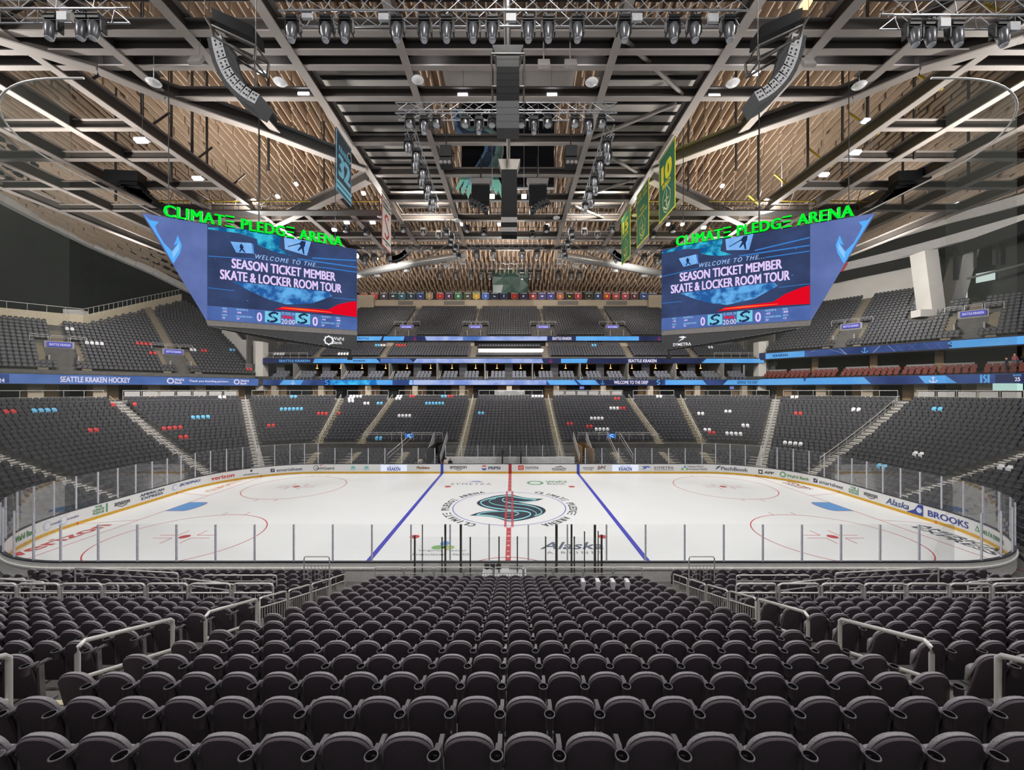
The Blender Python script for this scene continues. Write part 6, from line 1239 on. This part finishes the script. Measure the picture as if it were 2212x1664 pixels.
# ================================================================== SPEAKERS
spk = mat('speaker_black', (26, 26, 28), .7, var=.3, scale=40., spec=.12); spw = mat('speaker_side', (206, 206, 208), .5); spd = mat('speaker_grille', (70, 70, 72), .6, var=.3, scale=60.)
def line_array(g):
    sd = 'left' if g < 0 else 'right'
    k = 1 if g < 0 else -1; o = thing('line_array', 'curved %s speaker array with white side plates hung from a frame' % sd, 'speaker', (g*11.6, 17-D0, 26))
    pts = [(447, 82), (452, 108), (459, 134), (469, 158), (481, 178), (495, 195), (511, 210), (528, 222), (547, 232)]; d0 = 17
    P = [Vector(at(px if g < 0 else 2190-px, py-5 if g > 0 else py, d0)) for px, py in pts]
    for i in range(len(P)-1):
        a, b = P[i], P[i+1]; t = (b-a).normalized(); n = Vector((-t.z, 0, t.x))*(1 if g < 0 else -1); 
        if n.z > 0 and i > 2: n = n
        q = Vector((0, 1, 0)); w = .62; L = (b-a).length*.96
        inn = Vector((t.z, 0, -t.x))*(-1 if g < 0 else 1); inn = inn if (inn.z > 0 or inn.x*(-g) > 0) else -inn
        c0 = a; e0 = a+t*L
        m = MB(); m.add([c0, e0, e0+inn*w, c0+inn*w, c0+q*1.0, e0+q*1.0, e0+inn*w+q*1.0, c0+inn*w+q*1.0], [(0, 1, 5, 4), (1, 2, 6, 5), (2, 3, 7, 6), (3, 0, 4, 7), (7, 4, 5, 6)]); 
        m.add([c0, e0, e0+inn*.17, c0+inn*.17], [(0, 1, 2, 3)], 0); m.add([c0+inn*.17, e0+inn*.17, e0+inn*w, c0+inn*w], [(0, 1, 2, 3)], 1)
        for u in (.46, .78):
            for v in (.28, .62): r = c0+t*L*v+inn*w*u-q*.01; m.add([r, r+t*.09, r+t*.09+inn*.07, r+inn*.07], [(0, 1, 2, 3)], 2)
        m.build('cabinet', [spd, spw, black], o)
    fp = [(443, 35), (455, 55), (553, 100), (550, 132), (462, 78)]; R_ = [Vector(at(px if g < 0 else 2190-px, py, 17)) for px, py in fp]; m = MB()
    for a, b in ((0, 1), (1, 2), (2, 3), (3, 4), (4, 1)): m.tube([R_[a], R_[b]], .06, 5); m.tube([R_[a]+Vector((0, .9, 0)), R_[b]+Vector((0, .9, 0))], .06, 5)
    for a in R_[1:]: m.tube([a, a+Vector((0, .9, 0))], .05, 5)
    m.build('rigging_frame', MATS['black_post'], o); m = MB(); c = [Vector(at(px if g < 0 else 2190-px, py, 17.4)) for px, py in ((455, 15), (545, 55), (548, 82), (460, 42))]; m.prism(c, (0, .8, 0)); m.build('top_fairing', spk, o)
    m = MB(); m.tube([R_[0], R_[0]+Vector((0, 0, 7))], .018, 4); m.tube([R_[2], R_[2]+Vector((0, 0, 7))], .018, 4); m.tube([R_[3], Vector(at(552 if g < 0 else 1638, 190, 17))], .03, 5); m.build('chain', web, o)
line_array(-1); line_array(1)
o = thing('line_array', 'straight speaker column of nine boxes hung at the centre', 'speaker', at(1097, 145, 17.6))
x, y, z0 = at(1097, 146, 17.6); zb = at(1097, 285, 17.6)[2]; hh = (z0-zb)/9
for i in range(9): MB().box((x, y+.3-(i*.02), z0-hh*(i+.5)), (1.0, .7, hh*.95), 0, 0, -.05).build('cabinet', spk if i < 5 else spd, o)
m = MB(); fz = at(1097, 117, 17.6)[2]; fb = at(1097, 188, 17.6)[2]
for e in (-.72, .72): m.tube([(x+e, y, fz), (x+e, y, fb)], .05, 5); m.tube([(x+e, y+.8, fz), (x+e, y+.8, fb)], .05, 5)
m.tube([(x-.72, y, fz), (x+.72, y, fz)], .05, 5); m.tube([(x-.72, y, fb), (x-.5, y, fb)], .05, 5); m.tube([(x+.72, y, fb), (x+.5, y, fb)], .05, 5); m.build('rigging_frame', MATS['black_post'], o)
m = MB(); z1, z2 = at(0, 88, 17.6)[2], at(0, 145, 17.6)[2]; m.prism([(x-.7, y+.2, z1), (x+.7, y+.2, z1), (x+.5, y+.2, (z1+z2)/2), (x+.5, y+.2, z2), (x-.5, y+.2, z2), (x-.5, y+.2, (z1+z2)/2)], (0, .7, 0)); m.tube([(x, y+.4, z1), (x, y+.4, 31)], .12, 6); m.build('mount_housing', black, o)
o = thing('speaker_mast', 'tall black centre speaker mast with pale bands near its foot', 'speaker', at(1097, 440, 27)); x, y, zt_ = at(1100, 372, 27); zb = at(1100, 512, 27)[2]
MB().box((x, y, (zt_+zb)/2), (1.05, .7, zt_-zb)).build('cabinet', spk, o); m = MB(); z_ = at(0, 480, 27)[2]; m.box((x, y-.02, z_), (1.08, .72, .35)); m.box((x, y-.02, z_-.65), (1.08, .72, .3)); m.build('pale_band', MATS['board_bezel_grey'], o)
m = MB(); m.prism([(x-.75, y, zt_+.9), (x+.75, y, zt_+.9), (x+.5, y, zt_), (x-.5, y, zt_)], (0, .8, 0)); m.tube([(x, y+.3, zt_), (x, y+.3, 31)], .1, 5); m.build('mount_housing', MATS['black_post'], o)
for g, sd in ((-1, 'left'), (1, 'right')):
    px = 1100+g*62; x, y, z = at(px, 418, 36); o = thing('hanging_speaker', 'black speaker cluster with curved array %s of the centre mast' % sd, 'speaker', (x, y, z))
    m = MB(); m.prism([(x-1.0, y, z+1.4), (x+1.0, y, z+1.4), (x+.8, y, z+.9), (x-.8, y, z+.9)], (0, 1, 0)); m.build('top_housing', MATS['board_bezel_grey'], o); MB().box((x, y+.4, z), (1.6, .9, 1.5)).build('cabinet', spk, o)
    m = MB()
    for i in range(6): a = i*.22; c = Vector((x+g*(.9-1.5*math.sin(a)*1.0)-g*.1, y, z-.8-1.1*(1-math.cos(a*.6))-i*.12)); m.box(c, (.42, .7, .3), 0, 0, 0, g*(.9-a))
    m.build('curved_array', black, o); m = MB(); m.tube([(x, y+.4, z+1.4), (x, y+.4, 31)], .06, 5); m.build('hanger', black, o)
    px = 272 if g < 0 else 1965; x, y, z = at(px, 385, 40); o = thing('hanging_speaker', 'large black end-stand speaker array on the %s below the girders' % sd, 'speaker', (x, y, z))
    MB().box((x, y, z), (3.0, 1.2, 1.0), -.1*g).build('top_housing', black, o); m = MB()
    for i in range(8): a = i*.13; m.box((x+g*(-.6+1.5*math.sin(a)*-.1)+(-g)*(.25*i), y+.1, z-.8-.36*i+.05*i*i*.5), (1.9, 1.1, .42), 0, 0, 0, -g*a*.8)
    m.build('curved_array', spk, o); m = MB(); m.tube([(x, y, z), (x, y, 31)], .07, 5); m.build('hanger', black, o)
    px = 1106+g*194; x, y, z = at(px, 340, 30); px2 = 964 if g < 0 else 1233; x, y, z = at(px2, 345, 30); o = thing('projector_rig', 'black equipment cage hung %s of the black backdrop' % sd, 'equipment cage', (x, y, z))
    m = MB(); m.box((x, y, z+.5), (.85, .7, .8)); m.box((x, y, z-.3), (.9, .8, .5)); m.build('cage', black, o); m = MB()
    for e in (-.3, 0, .3): m.lathe([(0, -.1), (.12, -.1), (.14, .12), (0, .14)], (x+e, y-.45, z-.45), 8, 0, (0, -1, -.5))
    m.build('lens', MATS['board_bezel_grey'], o); m = MB(); m.tube([(x, y, z+.9), (x, y, 31)], .05, 4); m.build('hanger', black, o)
    # small array beside the far banners
    px = 850 if g < 0 else 1352; x, y, z = at(px, 560, 52); m = MB()
    for i in range(6): m.box((x+g*-.35*i, y, z+.15*i*i*.25), (.9, .8, .6), 0, 0, 0, g*.15*i)
    tag(m.build('hanging_speaker', black), 'small dark speaker array above the %s silver duct' % sd, 'speaker')
# ================================================================== BANNERS (hung along the outer beams) and the black backdrop
def banner(d0, d1, g, zt_, zb, base, border, label, draw, tone):
    x = g*13.6; o = thing('banner', label, 'banner', (x, (d0+d1)/2-D0, zt_)); W_b = d1-d0
    a0 = d0-D0; P = (lambda u, v, q: (x-g*q, (a0+u) if g < 0 else (a0+W_b-u), zb+v))
    MB().prism([P(0, 0, 0), P(W_b, 0, 0), P(W_b, zt_-zb, 0), P(0, zt_-zb, 0)], (g*.03, 0, 0)).build('cloth', mat(border, tone[1], .8), o)
    poly_into(MB(), [(.12, .14), (W_b-.12, .14), (W_b-.12, zt_-zb-.12), (.12, zt_-zb-.12)], lambda u, v: P(u, v, .012)).build('field', mat(base, tone[0], .8), o)
    draw(o, W_b, zt_-zb, lambda q=.02: (lambda u, v, q2=None: P(u, v, q2 or q)))
    MB().tube([P(0, zt_-zb, -.02), P(W_b, zt_-zb, -.02)], .05, 6).build('hanging_rod', black, o)
    return o
ic = mat('ban_ice', (130, 206, 236), .7); yl = mat('ban_yellow', (240, 226, 40), .7); cr = mat('ban_cream', (226, 224, 170), .7); rdm = mat('ban_red', (180, 40, 52), .7); bkm = mat('ban_ink', (50, 90, 70), .7); wtm = mat('ban_white', (230, 230, 226), .7)
def T_(o, f, s, cx, y, w, h, m, bold=.03): text_into(MB(), s, None, w=w, h=h, bold=bold, multi=True, fl=lambda l: lambda u, v: f(cx+u, y+v, .02+.004*l)).build('lettering', m, o)
def dk(o, w, h, f):
    T_(o, f(), 'KRAKEN', w*.5, h*.68, w*.74, h*.1, ic); T_(o, f(), '32', w*.5, h*.28, w*.8, h*.36, ic, .05)
    poly_into(MB(), [(0.02, 0.3), (w-.02, 0.3), (w-.02, h*.2), (.02, h*.2)], f(.016)).build('stripe', ic, o); poly_into(MB(), [(.02, .6), (w-.02, .6), (w-.02, .72), (.02, .72)], f(.02)).build('stripe', bkm, o)
    poly_into(MB(), circ(.42, w*.86, h*.8), f(.018)).build('badge', wtm, o); poly_into(MB(), circ(.34, w*.86, h*.8), f(.022)).build('badge', dark, o)
banner(31.4, 34.3, -1, 30.2, 25.3, 'ban_slate', 'ban_slate_edge', 'dark slate banner with pale blue KRAKEN 32 lettering', dk, ((62, 70, 78), (110, 160, 190)))
def dm(o, w, h, f):
    T_(o, f(), 'STANLEY CUP', w*.5, h*.86, w*.8, h*.05, bkm); T_(o, f(), 'CHAMPIONS', w*.5, h*.78, w*.8, h*.05, bkm); T_(o, f(), 'SEATTLE METROPOLITANS', w*.5, h*.13, w*.86, h*.035, bkm); T_(o, f(), '1917', w*.5, h*.07, w*.3, h*.035, bkm)
    band_into(MB(), spline([(w*.72, h*.64), (w*.5, h*.69), (w*.3, h*.6), (w*.5, h*.47), (w*.7, h*.34), (w*.5, h*.23), (w*.27, h*.29)]), h*.055, f()).build('emblem', rdm, o)
banner(42.4, 45.6, -1, 30.4, 25.0, 'ban_ivory', 'ban_red_edge', 'white banner with a red S emblem and red border', dm, ((226, 220, 214), (200, 90, 90)))
def crest(o, w, h, f, m, cy, r):
    P = [(w/2-r*.8, cy-r*.2), (w/2-r*.8, cy+r*.5), (w/2, cy+r*1.35), (w/2+r*.8, cy+r*.5), (w/2+r*.8, cy-r*.2), (w/2+r*.5, cy-r*.8), (w/2, cy-r*1.05), (w/2-r*.5, cy-r*.8)]
    band_into(MB(), P+[P[0]], .09, f()).build('crest', m, o); band_into(MB(), [(w/2, cy+r*.9), (w/2, cy-r*.5)], [.06, .22], f()).build('crest', m, o); band_into(MB(), [(w/2-r*.45, cy+r*.1), (w/2+r*.45, cy+r*.1)], .12, f()).build('crest', m, o); band_into(MB(), spline([(w/2-r*.6, cy-r*.35), (w/2, cy-r*.75), (w/2+r*.6, cy-r*.35)]), .16, f()).build('crest', m, o)
def d10(o, w, h, f): T_(o, f(), '10', w*.5, h*.55, w*.66, h*.28, yl, .05); T_(o, f(), 'BIRD', w*.5, h*.46, w*.5, h*.07, yl); crest(o, w, h, f, cr, h*.24, w*.28)
def dch(o, w, h, f):
    for s, cx, y in (('2004', .28, .88), ('2010', .72, .88), ('2018', .28, .8), ('2020', .72, .8)): T_(o, f(), s, w*cx, h*y, w*.36, h*.06, MATS['ban_olive'], .03)
    T_(o, f(), 'WNBA', w*.5, h*.6, w*.4, h*.06, MATS['ban_olive']); T_(o, f(), 'CHAMPIONS', w*.5, h*.51, w*.78, h*.06, MATS['ban_olive']); crest(o, w, h, f, MATS['ban_olive'], h*.26, w*.28)
mat('ban_olive', (200, 196, 90), .7)
def d15(o, w, h, f): T_(o, f(), '15', w*.5, h*.6, w*.6, h*.26, yl, .05); T_(o, f(), 'JACKSON', w*.5, h*.5, w*.62, h*.07, yl); crest(o, w, h, f, MATS['ban_olive'], h*.24, w*.28)
banner(32.7, 36.3, 1, 30.3, 24.6, 'ban_green', 'ban_yellow_edge', 'green banner with yellow border and number 10, nearest the viewer', d10, ((44, 112, 78), (226, 220, 60)))
banner(39.0, 42.8, 1, 30.3, 24.7, 'ban_green', 'ban_yellow_edge', 'green champions banner with years, between the two numbered ones', dch, ((44, 112, 78), (226, 220, 60)))
banner(45.1, 48.7, 1, 30.4, 24.7, 'ban_green', 'ban_yellow_edge', 'green banner with yellow number 15, farthest of the three', d15, ((44, 112, 78), (226, 220, 60)))
o = thing('backdrop_sculpture', 'black hanging backdrop with a curling teal and blue tentacle', 'hanging sculpture', at(1097, 330, 41))
a, b = at(997, 410, 41), at(1197, 205, 41); MB().box(((a[0]+b[0])/2, a[1]+.1, (a[2]+b[2])/2), (b[0]-a[0], .12, b[2]-a[2])).build('backdrop', mat('backdrop_black', (18, 19, 26), .9), o); MB().box(((a[0]+b[0])/2, a[1], a[2]+.1), (b[0]-a[0], .2, .2)).build('bottom_bar', steel, o)
tpath = spline([(990, 240), (993, 262), (1000, 282), (1016, 292), (1036, 291), (1052, 296), (1064, 310), (1065, 330), (1056, 352), (1042, 376), (1034, 395), (1032, 405)], 5)
def tentacle(off, w0, w1, m, yo):
    n = len(tpath); P = []
    for i, q in enumerate(tpath):
        t = tpath[min(i+1, n-1)]-tpath[max(i-1, 0)]; t = t/np.linalg.norm(t); nn = np.array((-t[1], t[0])); s = .55+.6*i/n; p = q+nn*off*s; P.append(Vector(at(p[0], p[1], 40.4-yo)))
    m_ = MB(); m_.tube(P, [(w0+(w1-w0)*i/n) for i in range(n)], 8); m_.build('tentacle_band', m, o)
tentacle(0, .5, .95, mat('tent_navy', (62, 84, 112), .5), 0); tentacle(-13, .34, .6, mat('tent_teal', (132, 170, 164), .5), .3); tentacle(13, .26, .45, mat('tent_blue', (128, 170, 214), .5), .2); tentacle(-22, .08, .14, mat('tent_rim', (196, 214, 196), .5), .5)
m = MB()
for i, px in enumerate((1003, 1011, 1019, 1027, 1036, 1045, 1053, 1062, 1070)):
    c = Vector(at(px, 395, 40)); h = 1.0+.4*(i % 3); dx = (i-4)*.16; m.add([c+Vector((-.22, 0, .6)), c+Vector((.22, 0, .6)), c+Vector((.26+dx, -.2, -h*.5)), c+Vector((dx, -.3, -h)), c+Vector((-.22+dx, -.1, -h*.6))], [(0, 1, 2, 3, 4)]); m.prism([c+Vector((-.2, 0, .9)), c+Vector((.2, 0, .9)), c+Vector((.1+dx, 0, -h*.4)), c+Vector((-.1+dx, 0, -h*.4))], (0, .3, 0))
m.build('splash_shard', mat('tent_mint', (140, 212, 196), .5), o)
# silver ducts and faceted far sculpture
for g, sd in ((-1, 'left'), (1, 'right')):
    X = lambda p: 1104+g*(1104-p); m = MB(); m.tube([at(X(1006), 551, 70), at(X(890), 570, 72), at(X(775), 592, 75), at(X(680), 612, 77)], .72, 12); o = thing('air_duct', 'long silver round air duct sloping down to the %s' % sd, 'duct', at(X(890), 570, 72)); m.build('duct_tube', mat('duct_silver', (206, 206, 204), .3, .6), o)
    m = MB()
    for px, py in ((1000, 568), (965, 573), (925, 580), (880, 586), (815, 597)): x, y, z = at(X(px), py, 71); m.box((x, y, z), (1.0, .5, .45))
    m.build('box_fitting', fm, o)
    m = MB(); P = [at(X(p), q, d) for p, q, d in ((760, 520, 60), (815, 560, 60), (870, 520, 60), (925, 556, 60), (980, 520, 60), (1030, 545, 60))]
    for a, b in zip(P[:-1], P[1:]): m.tube([a, b], .14, 6)
    m.tube([P[0], P[2], P[4]], .16, 6); struct(m.build('roof_lattice', flange))
random.seed(3); o = MB(); c = at(1103, 592, 88); ws, hs = 3.9, 4.3
V = [[Vector((c[0]+(i/4-.5)*2*ws+random.uniform(-.4, .4)*(0 < i < 4), c[1]+random.uniform(-1.2, .2), c[2]+(j_/5-.5)*2*hs)) for i in range(5)] for j_ in range(6)]
for j_ in range(5):
    for i in range(4): q = [V[j_][i], V[j_][i+1], V[j_+1][i+1], V[j_+1][i]]; o.add(q, [(0, 1, 2), (0, 2, 3)] if (i+j_) % 2 else [(0, 1, 3), (1, 2, 3)])
tag(o.build('faceted_panel', mat('gem_green', (44, 66, 60), .35, var=.35, scale=.5)), 'dark green faceted wall sculpture at the far centre under the roof', 'sculpture')
# ================================================================== TEAM FLAGS
struct(MB().box((0, 98.15-D0, 32.7), (80, .15, 1.8)).build('trim_flag_band', black))
FX = [787, 808, 829, 849, 868, 888, 908, 927.5, 950.6, 970, 990, 1010, 1029, 1049, 1068, 1088.5, 1112, 1131, 1151, 1171, 1190, 1210, 1230, 1249, 1272.5, 1292, 1311, 1331, 1350.5, 1370.5, 1390.5, 1411]
FC = [('orange', (228, 96, 52)), ('red', (214, 66, 56)), ('dusky purple', (72, 60, 84)), ('charcoal', (52, 62, 64)), ('teal', (40, 116, 140)), ('deep teal', (34, 68, 92)), ('royal blue', (48, 70, 150)), ('sand', (196, 160, 112)), ('red', (212, 56, 64)), ('plum', (104, 50, 92)), ('green', (50, 140, 84)), ('dark olive', (78, 80, 60)), ('golden yellow', (238, 180, 40)), ('bright blue', (72, 118, 226)), ('navy', (40, 56, 96)), ('violet navy', (58, 56, 104)),
      ('red', (206, 60, 66)), ('navy purple', (62, 50, 96)), ('scarlet', (206, 52, 56)), ('purple', (86, 66, 156)), ('indigo', (76, 74, 176)), ('orange', (226, 116, 68)), ('black', (46, 46, 40)), ('crimson', (200, 54, 66)), ('brown black', (64, 54, 40)), ('blue', (52, 72, 130)), ('red', (216, 56, 60)), ('vermilion', (206, 76, 68)), ('rose red', (196, 76, 92)), ('maroon', (104, 46, 52)), ('cobalt', (48, 76, 150)), ('dark blue', (54, 66, 140))]
EM = [lambda: star(3, .1, .4), lambda: circ(.36)[2:16], lambda: circ(.38), lambda: [(-.42, -.2), (-.3, .22), (.3, .26), (.42, 0), (.2, -.3)], lambda: [(-.45, .1), (.1, .3), (.45, .1), (.2, -.1), (.3, -.35), (-.2, -.2)], lambda: [(.3, .34), (-.3, .3), (-.3, .06), (.1, -.04), (-.3, -.16), (-.1, -.36), (.3, -.26), (.3, 0), (-.1, .14), (.3, .2)], lambda: [(-.4, .2), (-.2, -.3), (.3, -.3), (.45, .2), (.1, -.05), (-.1, .25)], lambda: [(-.2, .4), (.25, .35), (.1, 0), (.2, -.4), (-.2, -.3)]]
for i, (px, (cn_, c)) in enumerate(zip(FX, FC)):
    x, y, z = at(px, 639, 98.0); o = thing('pennant_flag', '%s team pennant under the far roof edge, %s from the left' % (cn_, ORD[i+1]), 'flag', (x, y, z+1.0), 'team pennants across the far wall')
    MB().prism([(x-.88, y, z+.95), (x-.88, y, z-.62), (x, y, z-.98), (x+.88, y, z-.62), (x+.88, y, z+.95)], (0, .05, 0)).build('cloth', mat('flag_edge_%d' % i, tuple(int(q*.55+90) for q in c), .8), o)
    poly_into(MB(), [(-.76, .45), (-.76, -.54), (0, -.86), (.76, -.54), (.76, .45)], lambda u, v: (x+u, y-.02, z+v)).build('field', mat('flag_%d' % i, c, .8), o)
    poly_into(MB(), [(-.76, .5), (.76, .5), (.76, .72), (-.76, .72)], lambda u, v: (x+u, y-.02, z+v)).build('stripe', wtm if i % 3 else ic, o)
    poly_into(MB(), [(u*.95, v*.85-.12) for u, v in EM[i % 8]()], lambda u, v: (x+u, y-.04, z+v)).build('emblem', wtm if cn_ not in ('black', 'red') or i % 2 else yl, o)
